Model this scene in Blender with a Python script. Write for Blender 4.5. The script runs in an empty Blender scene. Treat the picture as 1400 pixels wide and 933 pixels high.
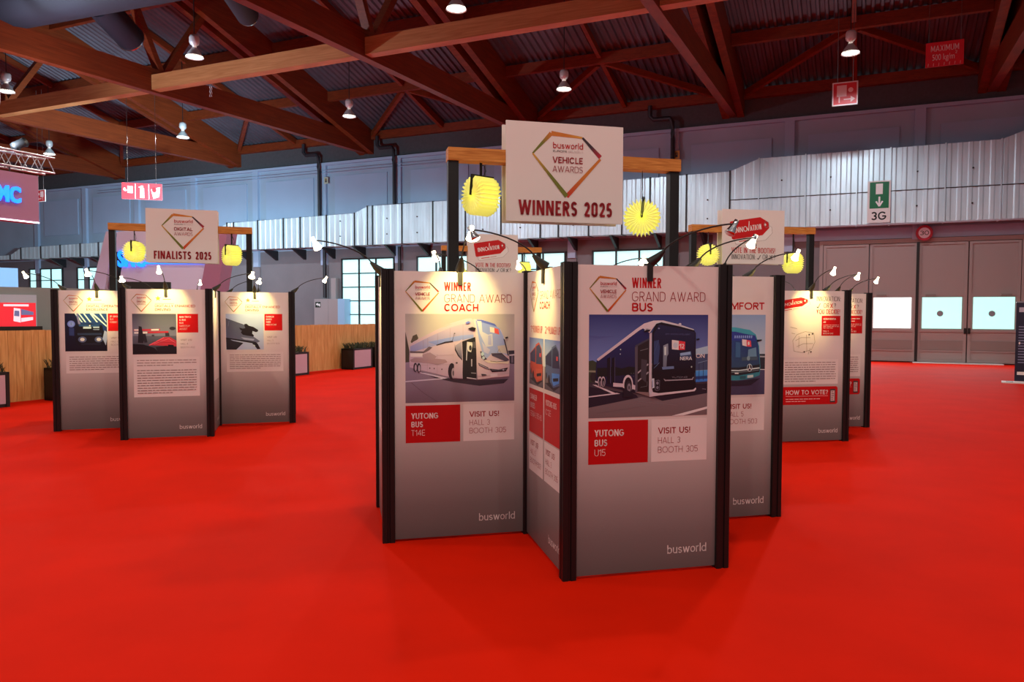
import bpy, math, random
from mathutils import Matrix, Vector
random.seed(7)
SC = bpy.context.scene
COL = SC.collection
R = math.radians
W_, H_ = 1400, 933

# ------------------------------------------------------------------ camera
F_PX, PITCH, ROLL, CAM_H, CX, CY = 1035.616, 0.0422, 0.0030, 1.6795, 21.69, 6.04
cp, sp, cr, sr = math.cos(PITCH), math.sin(PITCH), math.cos(ROLL), math.sin(ROLL)
_R, _U, _F = Vector((1, 0, 0)), Vector((0, sp, cp)), Vector((0, cp, -sp))
_X, _Y = _R*cr + _U*sr, _U*cr - _R*sr
cam_d = bpy.data.cameras.new('camera')
cam_d.sensor_width = 36; cam_d.lens = F_PX/W_*36
cam_d.shift_x, cam_d.shift_y = -CX/W_, CY/W_
cam_d.clip_end = 300
cam = bpy.data.objects.new('camera', cam_d); COL.objects.link(cam)
m = Matrix.Identity(4)
for i in range(3):
    m[i][0], m[i][1], m[i][2] = _X[i], _Y[i], -_F[i]
m[2][3] = CAM_H
cam.matrix_world = m
SC.camera = cam

# ------------------------------------------------------------------ light and exposure
SC.view_settings.view_transform = 'Standard'
SC.view_settings.look = 'None'
SC.view_settings.exposure = 0.0
SC.view_settings.gamma = 1.0
SC.view_settings.use_curve_mapping = False
world = bpy.data.worlds.new('hall_world'); SC.world = world; world.use_nodes = True
world.node_tree.nodes['Background'].inputs[0].default_value = (0.92, 0.88, 0.92, 1)
world.node_tree.nodes['Background'].inputs[1].default_value = 0.22
HIGHBAY_W = 690.0
CLIP_W = 3.8
SC.cycles.max_bounces = 6
SC.cycles.diffuse_bounces = 4
SC.cycles.sample_clamp_indirect = 6

# ------------------------------------------------------------------ helpers
def lin(c):
    return tuple((x/255/12.92) if x/255 <= 0.04045 else ((x/255+0.055)/1.055)**2.4 for x in c)

MATS = {}
def mat(name, rgb, rough=0.6, metal=0.0, emit=None, estr=0.0, noise=0.0, nscale=8.0, bump=0.0, spec=0.5, stretch=None):
    if name in MATS: return MATS[name]
    mt = bpy.data.materials.new(name); mt.use_nodes = True
    nt = mt.node_tree; b = nt.nodes['Principled BSDF']
    c = (*lin(rgb), 1)
    b.inputs['Base Color'].default_value = c
    b.inputs['Roughness'].default_value = rough; b.inputs['Metallic'].default_value = metal
    b.inputs['Specular IOR Level'].default_value = spec
    if noise or bump:
        tc = nt.nodes.new('ShaderNodeTexCoord'); mp = nt.nodes.new('ShaderNodeMapping')
        if stretch: mp.inputs['Scale'].default_value = stretch
        n = nt.nodes.new('ShaderNodeTexNoise'); n.inputs['Scale'].default_value = nscale
        n.inputs['Detail'].default_value = 5
        nt.links.new(tc.outputs['Object'], mp.inputs[0]); nt.links.new(mp.outputs[0], n.inputs['Vector'])
        if noise:
            r = nt.nodes.new('ShaderNodeValToRGB')
            r.color_ramp.elements[0].position = .3; r.color_ramp.elements[1].position = .7
            r.color_ramp.elements[0].color = tuple(x*(1-noise) for x in c[:3])+(1,)
            r.color_ramp.elements[1].color = tuple(min(1, x*(1+noise)) for x in c[:3])+(1,)
            nt.links.new(n.outputs['Fac'], r.inputs[0]); nt.links.new(r.outputs[0], b.inputs['Base Color'])
        if bump:
            bp = nt.nodes.new('ShaderNodeBump'); bp.inputs['Strength'].default_value = bump; bp.inputs['Distance'].default_value = .02
            nt.links.new(n.outputs['Fac'], bp.inputs['Height']); nt.links.new(bp.outputs[0], b.inputs['Normal'])
    if emit:
        b.inputs['Emission Color'].default_value = (*lin(emit), 1); b.inputs['Emission Strength'].default_value = estr
    MATS[name] = mt
    return mt

def wood_mat(name, a, b_, scale, stretch, plank=0):
    mt = bpy.data.materials.new(name); mt.use_nodes = True; MATS[name] = mt
    nt = mt.node_tree; p = nt.nodes['Principled BSDF']; p.inputs['Roughness'].default_value = .55
    p.inputs['Specular IOR Level'].default_value = .3
    tc = nt.nodes.new('ShaderNodeTexCoord'); mp = nt.nodes.new('ShaderNodeMapping'); mp.inputs['Scale'].default_value = stretch
    nt.links.new(tc.outputs['Object'], mp.inputs[0])
    n = nt.nodes.new('ShaderNodeTexNoise'); n.inputs['Scale'].default_value = scale; n.inputs['Detail'].default_value = 6; n.inputs['Distortion'].default_value = 1.2
    nt.links.new(mp.outputs[0], n.inputs['Vector'])
    r = nt.nodes.new('ShaderNodeValToRGB'); r.color_ramp.elements[0].color = (*lin(a), 1); r.color_ramp.elements[1].color = (*lin(b_), 1)
    r.color_ramp.elements[0].position = .35; r.color_ramp.elements[1].position = .65
    nt.links.new(n.outputs['Fac'], r.inputs[0])
    nt.links.new(r.outputs[0], p.inputs['Base Color'])
    return mt

# printed surfaces: ink colours sit in a colour attribute
ink = bpy.data.materials.new('printed_ink'); ink.use_nodes = True; MATS['ink'] = ink
_n = ink.node_tree; _a = _n.nodes.new('ShaderNodeVertexColor'); _a.layer_name = 'Ink'
_n.links.new(_a.outputs['Color'], _n.nodes['Principled BSDF'].inputs['Base Color'])
_n.nodes['Principled BSDF'].inputs['Roughness'].default_value = .42
_n.nodes['Principled BSDF'].inputs['Specular IOR Level'].default_value = .35

def link(o, parent=None):
    COL.objects.link(o)
    if parent is not None: o.parent = parent
    return o
def tag(o, label=None, cat=None, group=None, kind=None):
    if label: o['label'] = label
    if cat: o['category'] = cat
    if group: o['group'] = group
    if kind: o['kind'] = kind
    return o
def empty(name, loc=(0, 0, 0), rz=0.0, **k):
    o = bpy.data.objects.new(name, None); link(o); o.location = loc; o.rotation_euler = (0, 0, rz)
    return tag(o, **k)
def copy_tree(o, parent=None):
    c = o.copy(); link(c)
    if parent is not None:
        c.parent = parent
    for ch in list(o.children): copy_tree(ch, c)
    return c

class MB:
    def __init__(s): s.v = []; s.f = []; s.sm = []
    def add(s, vs, fs, smooth=False):
        k = len(s.v); s.v += [tuple(p) for p in vs]; s.f += [tuple(i+k for i in f) for f in fs]; s.sm += [smooth]*len(fs); return s
    def box(s, x0, x1, y0, y1, z0, z1, M=None):
        vs = [Vector(p) for p in ((x0,y0,z0),(x1,y0,z0),(x1,y1,z0),(x0,y1,z0),(x0,y0,z1),(x1,y0,z1),(x1,y1,z1),(x0,y1,z1))]
        if M: vs = [M @ p for p in vs]
        return s.add(vs, [(0,3,2,1),(4,5,6,7),(0,1,5,4),(1,2,6,5),(2,3,7,6),(3,0,4,7)])
    def bar(s, a, b, w, h, up=(0, 0, 1)):
        a, b = Vector(a), Vector(b); d = (b-a).normalized(); side = d.cross(Vector(up)).normalized(); u = side.cross(d)
        vs = [p + side*sx*w/2 + u*sz*h/2 for p in (a, b) for sx, sz in ((-1,-1),(1,-1),(1,1),(-1,1))]
        return s.add(vs, [(0,1,2,3),(7,6,5,4),(0,4,5,1),(1,5,6,2),(2,6,7,3),(3,7,4,0)])
    def prism(s, poly, axis, a, b):       # poly in the two other axes, extruded a..b
        def P(p, t):
            return {'x': (t, p[0], p[1]), 'y': (p[0], t, p[1]), 'z': (p[0], p[1], t)}[axis]
        n = len(poly)
        vs = [P(p, a) for p in poly] + [P(p, b) for p in poly]
        return s.add(vs, [tuple(range(n)), tuple(range(2*n-1, n-1, -1))] + [(i, i+n, (i+1) % n+n, (i+1) % n) for i in range(n)])
    def tube(s, pts, r, n=8, cap=True):
        pts = [Vector(p) for p in pts]; rs = r if isinstance(r, (list, tuple)) else [r]*len(pts)
        vs = []; ref = Vector((0, 0, 1))
        for i, p in enumerate(pts):
            d = (pts[min(i+1, len(pts)-1)] - pts[max(i-1, 0)]).normalized()
            x = d.cross(ref)
            if x.length < .05: x = d.cross(Vector((1, 0, 0)))
            x.normalize(); y = d.cross(x)
            vs += [p + (x*math.cos(2*math.pi*k/n) + y*math.sin(2*math.pi*k/n))*rs[i] for k in range(n)]
        fs = [(i*n+k, i*n+(k+1) % n, (i+1)*n+(k+1) % n, (i+1)*n+k) for i in range(len(pts)-1) for k in range(n)]
        s.add(vs, fs, True)
        if cap: s.add(vs[:n], [tuple(range(n))]); s.add(vs[-n:], [tuple(range(n-1, -1, -1))])
        return s
    def lathe(s, prof, n=20, M=None):     # prof: (r, z)
        vs = []
        for r, z in prof:
            for k in range(n):
                p = Vector((r*math.cos(2*math.pi*k/n), r*math.sin(2*math.pi*k/n), z)); vs.append(M @ p if M else p)
        fs = [(i*n+k, i*n+(k+1) % n, (i+1)*n+(k+1) % n, (i+1)*n+k) for i in range(len(prof)-1) for k in range(n)]
        return s.add(vs, fs, True)
    def mesh(s, name, material):
        me = bpy.data.meshes.new(name); me.from_pydata(s.v, [], s.f); me.materials.append(material)
        me.polygons.foreach_set('use_smooth', s.sm); me.update(); return me
    def build(s, name, material, parent=None, **k):
        o = bpy.data.objects.new(name, s.mesh(name, material)); link(o, parent)
        return tag(o, **k)

# ---- flat printing: polygons, text, gradients in (x, z) on a face looking to -Y
_TXT = {}
def text_shape(txt, bold):
    key = (txt, bold)
    if key in _TXT: return _TXT[key]
    cu = bpy.data.curves.new('lettering', 'FONT'); cu.body = txt; cu.size = 1; cu.offset = bold; cu.resolution_u = 3
    o = bpy.data.objects.new('lettering', cu); COL.objects.link(o)
    dg = bpy.context.evaluated_depsgraph_get(); dg.update()
    me = o.evaluated_get(dg).to_mesh()
    vs = [(v.co.x, v.co.y) for v in me.vertices]; fs = [tuple(p.vertices) for p in me.polygons]
    o.evaluated_get(dg).to_mesh_clear(); bpy.data.objects.remove(o); bpy.data.curves.remove(cu)
    _TXT[key] = (vs, fs); return _TXT[key]

# a stroke alphabet in the manner of the signs' plain sans: every letter is a set of pen paths in a box w x 1
GW = dict(A=.74, B=.60, C=.72, D=.68, E=.50, F=.48, G=.76, H=.66, I=0, J=.45, K=.62, L=.46, M=.82, N=.68, O=.84, P=.56, Q=.84, R=.60, S=.54, T=.56, U=.64, V=.70, W=1.04, X=.66, Y=.64, Z=.58)
GW.update({'0': .60, '1': .27, '2': .54, '3': .54, '4': .60, '5': .54, '6': .58, '7': .52, '8': .58, '9': .58, '!': 0, '?': .48, ':': 0, '&': .66, '-': .34, '/': .4})
GW.update(dict(b=.54, u=.50, s=.44, w=.76, o=.54, r=.32, l=0, d=.54))
def pen(ch, W, t):
    a = t/2; L, Rr, B, T = a, W-a, a, 1-a; c = W/2; rx = max((W-t)/2, .001); r = min(rx, .5-a)
    def arc(cx, cy, ax, ay, d0, d1, n=9): return [(cx+ax*math.cos(R(d0+(d1-d0)*i/n)), cy+ay*math.sin(R(d0+(d1-d0)*i/n))) for i in range(n+1)]
    ring = arc(Rr-r, T-r, r, r, 0, 90)+arc(L+r, T-r, r, r, 90, 180)+arc(L+r, B+r, r, r, 180, 270)+arc(Rr-r, B+r, r, r, 270, 360)
    h = (.5-a)/2; x = .70; xr = min(rx, x/2-a)
    def bowl(): return arc(Rr-xr, x-a-xr, xr, xr, 0, 90)+arc(L+xr, x-a-xr, xr, xr, 90, 180)+arc(L+xr, B+xr, xr, xr, 180, 270)+arc(Rr-xr, B+xr, xr, xr, 270, 360)
    def ss(top, bot):
        hh = (top-bot)/4; m_ = (top+bot)/2
        return arc(c, m_+hh, rx, hh, 28, 270, 16)+arc(c, m_-hh, rx, hh, 90, -152, 16)
    o0 = 38 if W > .6 else 12
    bw = min(rx, .25-a/2)
    G = {
     'A': [[(a*.7, 0), (c, 1)], [(W-a*.7, 0), (c, 1)], [(W*.2, .30), (W*.8, .30)]],
     'B': [[(L, B), (L, T), (Rr-bw*1.05, T)]+arc(Rr-bw*1.1, .5+h, bw, h, 90, -90)+[(L, .5)], [(Rr-bw, .5)]+arc(Rr-bw, .5-h, bw, h, 90, -90)+[(L, B)]],
     'C': [arc(Rr-r, T-r, r, r, o0, 90)+arc(L+r, T-r, r, r, 90, 180)+arc(L+r, B+r, r, r, 180, 270)+arc(Rr-r, B+r, r, r, 270, 360-o0)],
     'D': [[(L, B), (L, T)]+arc(Rr-r, T-r, r, r, 90, 0)+arc(Rr-r, B+r, r, r, 0, -90)+[(L, B)]],
     'E': [[(Rr+a, T), (L, T), (L, B), (Rr+a, B)], [(L, .5), (Rr, .5)]], 'F': [[(Rr+a, T), (L, T), (L, 0)], [(L, .5), (Rr, .5)]],
     'G': [arc(Rr-r, T-r, r, r, o0, 90)+arc(L+r, T-r, r, r, 90, 180)+arc(L+r, B+r, r, r, 180, 270)+arc(Rr-r, B+r, r, r, 270, 350)+[(Rr, .46), (c, .46)]],
     'H': [[(L, 0), (L, 1)], [(Rr, 0), (Rr, 1)], [(L, .5), (Rr, .5)]], 'I': [[(c, 0), (c, 1)]], 'J': [[(Rr, 1), (Rr, B+r)]+arc(Rr-r, B+r, r, r, 0, -110)],
     'K': [[(L, 0), (L, 1)], [(W-a*.6, 1), (L, .40)], [(L+W*.2, .55), (W-a*.5, 0)]], 'L': [[(L, 1), (L, B), (Rr+a, B)]],
     'M': [[(L, 0), (L, 1)], [(L, 1), (c, .25), (Rr, 1)], [(Rr, 1), (Rr, 0)]], 'N': [[(L, 0), (L, 1)], [(L+a*.2, 1), (Rr-a*.2, 0)], [(Rr, 0), (Rr, 1)]],
     'O': [ring+ring[:1]], 'Q': [ring+ring[:1], [(c, .3), (Rr, 0)]], '0': [ring+ring[:1]],
     'P': [[(L, 0), (L, T), (Rr-bw, T)]+arc(Rr-bw, .48+(T-.48)/2, bw, (T-.48)/2, 90, -90)+[(L, .48)]],
     'R': [[(L, 0), (L, T), (Rr-bw, T)]+arc(Rr-bw, .48+(T-.48)/2, bw, (T-.48)/2, 90, -90)+[(L, .48)], [(c, .48), (W-a*.7, 0)]],
     'S': [ss(T, B)], 'T': [[(0, T), (W, T)], [(c, T), (c, 0)]], 'U': [[(L, 1), (L, B+r)]+arc(L+r, B+r, r, r, 180, 270)+arc(Rr-r, B+r, r, r, 270, 360)+[(Rr, 1)]],
     'V': [[(a*.7, 1), (c, 0)], [(W-a*.7, 1), (c, 0)]], 'W': [[(a*.7, 1), (W*.27, 0), (c, .92), (W*.73, 0), (W-a*.7, 1)]],
     'X': [[(a, 0), (W-a, 1)], [(a, 1), (W-a, 0)]], 'Y': [[(a*.7, 1), (c, .45)], [(W-a*.7, 1), (c, .45)], [(c, .5), (c, 0)]], 'Z': [[(0, T), (Rr, T), (L, B), (W, B)]],
     '1': [[(0, .80), (Rr, .96)], [(Rr, 0), (Rr, 1)]], '2': [arc(c, T-h*1.15, rx, h*1.15, 165, -35, 12)+[(L, B), (W, B)]],
     '3': [arc(c, .5+h, rx*.95, h, 150, -90, 14), arc(c, .5-h, rx, h, 90, -150, 14)], '4': [[(Rr-W*.2, 0), (Rr-W*.2, 1), (L, .28), (W, .28)]],
     '5': [[(Rr, T), (L+W*.06, T), (L, .54)]+arc(c, .32, rx, .32-a, 130, -150, 14)], '6': [[(Rr-W*.15, 1), (L+W*.08, .5)]+arc(c, .33, rx, .33-a, 150, 510, 18)],
     '7': [[(0, T), (Rr, T), (W*.3, 0)]], '8': [arc(c, .5+h, rx*.9, h, 0, 360, 18), arc(c, .5-h, rx, h, 0, 360, 18)], '9': [[(L+W*.15, 0), (Rr-W*.08, .5)]+arc(c, .67, rx, .33-a, -30, 330, 18)],
     '!': [[(c, 1), (c, .32)], [(c, t*.95), (c, 0)]], '?': [arc(c, T-h, rx, h, 165, -60, 12)+[(c, .42), (c, .3)], [(c, t*.95), (c, 0)]], ':': [[(c, .62), (c, .62-t)], [(c, t), (c, 0)]],
     '&': [[(W, 0), (W*.25, .72)]+arc(W*.42, .80, W*.2, .2-a, 190, -20, 10)+[(L, .32)]+arc(W*.40, .26, W*.4-a, .26-a, 170, 360, 12)+[(W*.85, .45)]], '-': [[(0, .45), (W, .45)]], '/': [[(0, 0), (W, 1)]],
     'b': [[(L, 0), (L, 1)], bowl()+bowl()[:1]], 'd': [[(Rr, 0), (Rr, 1)], bowl()+bowl()[:1]], 'o': [bowl()+bowl()[:1]], 's': [ss(x-a, B)], 'l': [[(c, 0), (c, 1)]],
     'u': [[(L, x), (L, B+xr)]+arc(L+xr, B+xr, xr, xr, 180, 270)+arc(Rr-xr, B+xr, xr, xr, 270, 360), [(Rr, x), (Rr, 0)]], 'w': [[(a*.7, x), (W*.28, 0), (c, x*.94), (W*.72, 0), (W-a*.7, x)]],
     'r': [[(L, 0), (L, x)], [(L, x*.55)]+arc(L+W*.62, x*.55, W*.62, x*.45-a, 180, 95, 6)]}
    return G[ch]
def stroke_text(txt, t, width=None, gap=None):
    """vertices and faces of a line of text with cap height 1; the letters, not the strokes, take up the width"""
    gap = gap if gap is not None else .155-.28*t
    sp = .30
    fx = sum(t if GW.get(ch, 1) == 0 else 0 for ch in txt)+gap*(len(txt)-1); vr = sum(GW[ch] for ch in txt if ch != ' ')+sp*txt.count(' ')
    k = 1.0
    if width is not None:
        k = (width-fx)/max(vr, .01)
        if k < .42: g2 = gap*.55; k = (width-fx+(gap-g2)*(len(txt)-1))/max(vr, .01); gap = g2
        k = max(.3, k)
    vs, fs, x = [], [], 0.0
    for ch in txt:
        if ch == ' ': x += sp*k+gap; continue
        W = t if GW[ch] == 0 else max(GW[ch]*k, t*1.6)
        low = ch in 'usworbdl'
        top = .70 if ch in 'usworl' and ch != 'l' else 1.0
        for path in pen(ch, W, t):
            if len(path) < 2: continue
            curve = len(path) > 8
            for i in range(len(path)-1):
                (x0, y0), (x1, y1) = path[i], path[i+1]; dx, dy = x1-x0, y1-y0; ln = math.hypot(dx, dy)
                if ln < 1e-6: continue
                dx, dy = dx/ln, dy/ln
                e0 = e1 = 0.0
                if not curve or abs(dx) < .02 or abs(dy) < .02:
                    if 0 < i: e0 = t/2 if not curve else t*.08
                    if i < len(path)-2: e1 = t/2 if not curve else t*.08
                else: e0 = e1 = t*.10
                diag = abs(dx) > .05 and abs(dy) > .3 and not curve
                if diag: e0 = e1 = t*1.2
                P0, P1 = (x0-dx*e0, y0-dy*e0), (x1+dx*e1, y1+dy*e1); nx, ny = -dy*t/2, dx*t/2
                poly = [(P0[0]+nx, P0[1]+ny), (P0[0]-nx, P0[1]-ny), (P1[0]-nx, P1[1]-ny), (P1[0]+nx, P1[1]+ny)]
                if diag:      # cut flat at the baseline and the cap line
                    lo_ = 0.0 if min(y0, y1) < .03 else -9; hi_ = top if max(y0, y1) > top*.9 else 9
                    for lim, sg in ((lo_, 1), (hi_, -1)):
                        if abs(lim) > 5: continue
                        out = []
                        for q in range(len(poly)):
                            A_, B_ = poly[q], poly[(q+1) % len(poly)]; ia, ib = (A_[1]-lim)*sg >= 0, (B_[1]-lim)*sg >= 0
                            if ia: out.append(A_)
                            if ia != ib: f = (lim-A_[1])/(B_[1]-A_[1]); out.append((A_[0]+(B_[0]-A_[0])*f, lim))
                        poly = out or poly
                b = len(vs); vs += [(x+p[0], p[1]) for p in poly]; fs.append(tuple(range(b, b+len(poly))))
        x += W+gap
    return vs, fs, x-gap

class Art:
    """u right, v down in 0..1 over a rectangle w x h whose top-left corner is (x0, z1)."""
    def __init__(s, x0, z1, w, h, y=0.0, step=0.0004):
        s.x0, s.z1, s.w, s.h, s.y, s.step = x0, z1, w, h, y, step
        s.v = []; s.f = []; s.c = []; s.k = 0
    def P(s, u, v, off): return (s.x0+u*s.w, s.y-off, s.z1-v*s.h)
    def poly(s, pts, col, col2=None, lift=True):
        if lift: s.k += 1
        off = s.k*s.step; b = len(s.v)
        v0 = min(p[1] for p in pts); v1 = max(p[1] for p in pts)
        for u, v in pts:
            s.v.append(s.P(u, v, off))
            if col2 is None: s.c.append(col)
            else:
                t = 0 if v1 == v0 else (v-v0)/(v1-v0); s.c.append(tuple(a*(1-t)+b_*t for a, b_ in zip(col, col2)))
        s.f.append(tuple(range(b, b+len(pts)))); return s
    def rect(s, u0, v0, u1, v1, col, col2=None): return s.poly([(u0, v0), (u0, v1), (u1, v1), (u1, v0)], col, col2)
    def grad(s, u0, v0, u1, v1, stops):
        s.k += 1
        for (a, ca), (b, cb) in zip(stops, stops[1:]):
            s.poly([(u0, v0+(v1-v0)*a), (u0, v0+(v1-v0)*b), (u1, v0+(v1-v0)*b), (u1, v0+(v1-v0)*a)], ca, cb, False)
        return s
    def ell(s, u, v, ru, rv, col, n=18): return s.poly([(u+ru*math.cos(2*math.pi*k/n), v-rv*math.sin(2*math.pi*k/n)) for k in range(n)], col)
    def line(s, pts, wd, col):
        s.k += 1
        for (a, b), (c, d) in zip(pts, pts[1:]):
            dx, dy = (c-a)*s.w, (d-b)*s.h; L = math.hypot(dx, dy) or 1; ox, oy = -dy/L*wd/2/s.w, dx/L*wd/2/s.h
            s.poly([(a+ox, b+oy), (a-ox, b-oy), (c-ox, d-oy), (c+ox, d+oy)], col, None, False)
        return s
    def text(s, txt, u0, vb, cap, col, u1=None, bold=0.0, ref='H', rot=0.0, align='l'):
        """baseline at vb, cap height 'cap' (in v), from u0; stretched to end at u1 when given."""
        s.k += 1; off = s.k*s.step; b = len(s.v); ca, sa = math.cos(rot), math.sin(rot)
        if all(ch in GW or ch == ' ' for ch in txt):
            sy = cap*s.h; t = max(.072, .10+bold*2.4)
            vs, fs, wd = stroke_text(txt, t, None if u1 is None else (u1-u0)*s.w/sy); xa = lo = 0; sx = sy; xb = wd
        else:
            vs, fs = text_shape(txt, bold); rv, _ = text_shape(ref, bold)
            hgt = max(p[1] for p in rv)-min(p[1] for p in rv); lo = min(p[1] for p in rv)
            xa, xb = min(p[0] for p in vs), max(p[0] for p in vs)
            sy = cap*s.h/hgt; sx = sy if u1 is None else (u1-u0)*s.w/(xb-xa)
        off0 = 0 if align == 'l' else -(xb-xa)*sx*(1 if align == 'r' else .5)
        for x, y in vs:
            X, Z = (x-xa)*sx+off0, (y-lo)*sy
            s.v.append((s.x0+u0*s.w+X*ca-Z*sa, s.y-off, s.z1-vb*s.h+X*sa+Z*ca)); s.c.append(col)
        s.f += [tuple(i+b for i in f) for f in fs]; return s
    def build(s, name, parent=None, M=None, **k):
        me = bpy.data.meshes.new(name); vs = s.v if M is None else [tuple(M @ Vector(p)) for p in s.v]
        me.from_pydata(vs, [], s.f); me.materials.append(ink)
        ca = me.color_attributes.new('Ink', 'FLOAT_COLOR', 'POINT')
        for i, c in enumerate(s.c): ca.data[i].color = (*c, 1)
        # every printed face looks to -Y
        for p in me.polygons:
            if (p.normal if M is None else (M.to_3x3().inverted() @ p.normal)).y > 0: p.flip()
        me.update()
        o = bpy.data.objects.new(name, me); link(o, parent); return tag(o, **k)

# ------------------------------------------------------------------ materials
m_carpet = mat('red_carpet', (216, 27, 0), .8, noise=.06, nscale=1.3, bump=.0, spec=.06)
m_wall = mat('grey_painted_concrete', (160, 172, 192), .75, noise=.07, nscale=.7)
m_wlow = mat('lower_wall_blockwork', (122, 114, 118), .8, noise=.08, nscale=.9)
m_wall2 = mat('grey_panel_paint', (164, 178, 204), .7, noise=.05, nscale=.5)
m_band = mat('dark_upper_wall', (74, 70, 74), .8, noise=.1)
m_pipe = mat('dark_pipe', (40, 36, 42), .5)
m_black = mat('black_anodised_aluminium', (20, 19, 21), .38, spec=.4)
m_plastic = mat('black_plastic', (16, 16, 17), .5)
m_board = mat('white_board_edge', (228, 222, 220), .6)
m_deck = mat('corrugated_roof_deck', (96, 88, 98), .5, metal=.35, noise=.15, nscale=1)
m_glulam = wood_mat('stained_glulam', (106, 40, 13), (128, 51, 19), 3.0, (1, .25, 6))
m_tie = wood_mat('pale_timber_tie', (168, 104, 60), (190, 126, 78), 3.0, (.25, 1, 6))
m_pine = wood_mat('pine_beam', (176, 108, 40), (214, 150, 74), 5.0, (.6, 6, 9))
m_plank = wood_mat('pine_planks', (196, 140, 78), (222, 170, 106), 4.0, (4, 4, .35))
m_zinc = mat('galvanised_sheet', (212, 232, 242), .40, metal=.45, noise=.12, nscale=2.5, stretch=(1, 1, .2))
m_gate = mat('beige_grey_gate_paint', (160, 145, 142), .6)
m_gate2 = mat('grey_gate_kick_band', (138, 126, 122), .6)
m_dark = mat('dark_metal', (34, 32, 36), .5)
m_steel = mat('chrome', (205, 205, 208), .18, metal=1.0)
m_pane = mat('daylight_pane', (190, 225, 225), .3, emit=(188, 250, 252), estr=1.05)
m_pane_b = mat('daylight_pane_bright', (230, 240, 240), .3, emit=(246, 255, 255), estr=1.25)
m_pane_c = mat('daylight_pane_teal', (190, 225, 225), .3, emit=(176, 250, 238), estr=1.0)
m_bulb = mat('lit_bulb', (255, 240, 210), .4, emit=(255, 240, 205), estr=14)
m_glow = mat('glowing_glass_shade', (255, 240, 210), .3, emit=(255, 236, 196), estr=5)
m_lens = mat('unlit_lamp_glass', (225, 225, 230), .2)
m_hb_lens = mat('high_bay_lens', (255, 255, 250), .4, emit=(255, 250, 235), estr=9)
m_hb = mat('high_bay_shade', (205, 200, 200), .35, metal=.2)
m_lantern = mat('glowing_paper', (250, 248, 150), .7, emit=(244, 246, 120), estr=.34)
m_kraft = mat('white_planter_face', (196, 168, 184), .5)
m_leaf = mat('planter_grass', (58, 66, 44), .8, noise=.3, nscale=20)
m_fabric = mat('fabric_air_duct', (22, 22, 36), .7, noise=.25, nscale=.8)
m_part = mat('grey_partition', (138, 148, 148), .7)
m_mauve = mat('mauve_fascia', (160, 108, 138), .55)
m_lav = mat('lavender_white_panel', (205, 205, 232), .5)
m_led = mat('blue_letters', (30, 120, 255), .4, emit=(20, 120, 255), estr=2.2)
m_green = mat('dark_green_panel', (44, 54, 40), .6)

INKRED = lin((196, 14, 22)); INKDK = lin((150, 18, 30)); WHITE = (.84, .83, .82); INKBLK = lin((70, 62, 62)); BOXRED = lin((192, 8, 14))
GREYTX = lin((138, 122, 120))

# ------------------------------------------------------------------ hall frame: x = along the wall (right), y = away, wall face at y = D
TH, D = R(24), 29.85
HROT = Matrix.Rotation(-TH, 4, 'Z')
def hp(s, d, z=0.0): return HROT @ Vector((-s, D-d, z))
def hall(mb, name, material, origin=(0, 0, 0), parent=None, **k):
    """mb is in hall-local coordinates relative to origin (s, d, z)"""
    o = mb.build(name, material, parent, **k)
    if parent is None:
        o.location = hp(*origin); o.rotation_euler = (0, 0, -TH)
    return o
def hempty(name, s, d, z=0, **k): return empty(name, hp(s, d, z), -TH, **k)
def grid_bar(mb, pts, r): mb.tube(pts, r, 6)

# floor
fl = MB(); fl.add([(-60, -52, 0), (30, -52, 0), (30, 0, 0), (-60, 0, 0)], [(0, 1, 2, 3)])
hall(fl, 'floor', m_carpet, kind='structure')
# wall
wl = MB(); wl.box(-60, 30, 0, .3, 4.75, 8.85); hall(wl, 'wall_back', m_wall, kind='structure')
wl = MB(); wl.box(-60, 30, 0, .3, 0, 4.75); hall(wl, 'wall_lower', m_wlow, kind='structure')
wb = MB(); wb.box(-60, 30, .02, .3, 8.85, 9.8); hall(wb, 'wall_upper', m_band, kind='structure')
lc = MB(); lc.box(-60, 30, -.16, .02, 8.80, 8.92); hall(lc, 'trim_1', m_wall2, kind='structure')
eb = MB(); eb.box(-60, 30, -.2, .1, 9.78, 10.14); hall(eb, 'trim_2', m_glulam, kind='structure')
PIL = [-1.6+4.285*j for j in range(-2, 12)]
for s in PIL:
    p = MB(); p.box(-.17, .17, -.14, 0, 4.0 if s > 0 else 4.3, 8.80); hall(p, 'trim', m_wall2, (s, 0, 0), kind='structure')
    if s > 3:
        p = MB(); p.box(-.2, .2, -.08, 0, 0, 4.0); hall(p, 'trim', m_wlow, (s, 0, 0), kind='structure')
for a, b in zip(PIL, PIL[1:]):
    c = (a+b)/2; hw = 1.5
    p = MB(); p.box(-hw, hw, -.06, 0, 6.2, 8.25); hall(p, 'trim', m_wall2, (c, 0, 0), kind='structure')

# windows in the wall
def window(n, s_left, w=2.9, z0=.95, z1=4.22, cols=3, rows=5):
    root = hempty('window_%d' % n, s_left-w/2, 0, 0, kind='structure')
    fr = MB(); t = .035
    fr.box(-w/2-.07, w/2+.07, -.09, 0, z0-.07, z0); fr.box(-w/2-.07, w/2+.07, -.09, 0, z1, z1+.07)
    fr.box(-w/2-.07, -w/2, -.09, 0, z0, z1); fr.box(w/2, w/2+.07, -.09, 0, z0, z1)
    for i in range(1, cols): x = -w/2+w*i/cols; fr.box(x-t, x+t, -.09, 0, z0, z1)
    for j in range(1, rows): z = z0+(z1-z0)*j/rows; fr.box(-w/2, w/2, -.08, 0, z-t*.7, z+t*.7)
    fr.build('window_frame', m_dark, root)
    g = MB(); g.box(-w/2, w/2, -.03, -.01, z0, z1); g.build('glazing', m_pane, root)
for n, s in enumerate((23.04, 18.79, 14.5, 10.3, 42.0, 46.3)): window(n+1, s)

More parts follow.
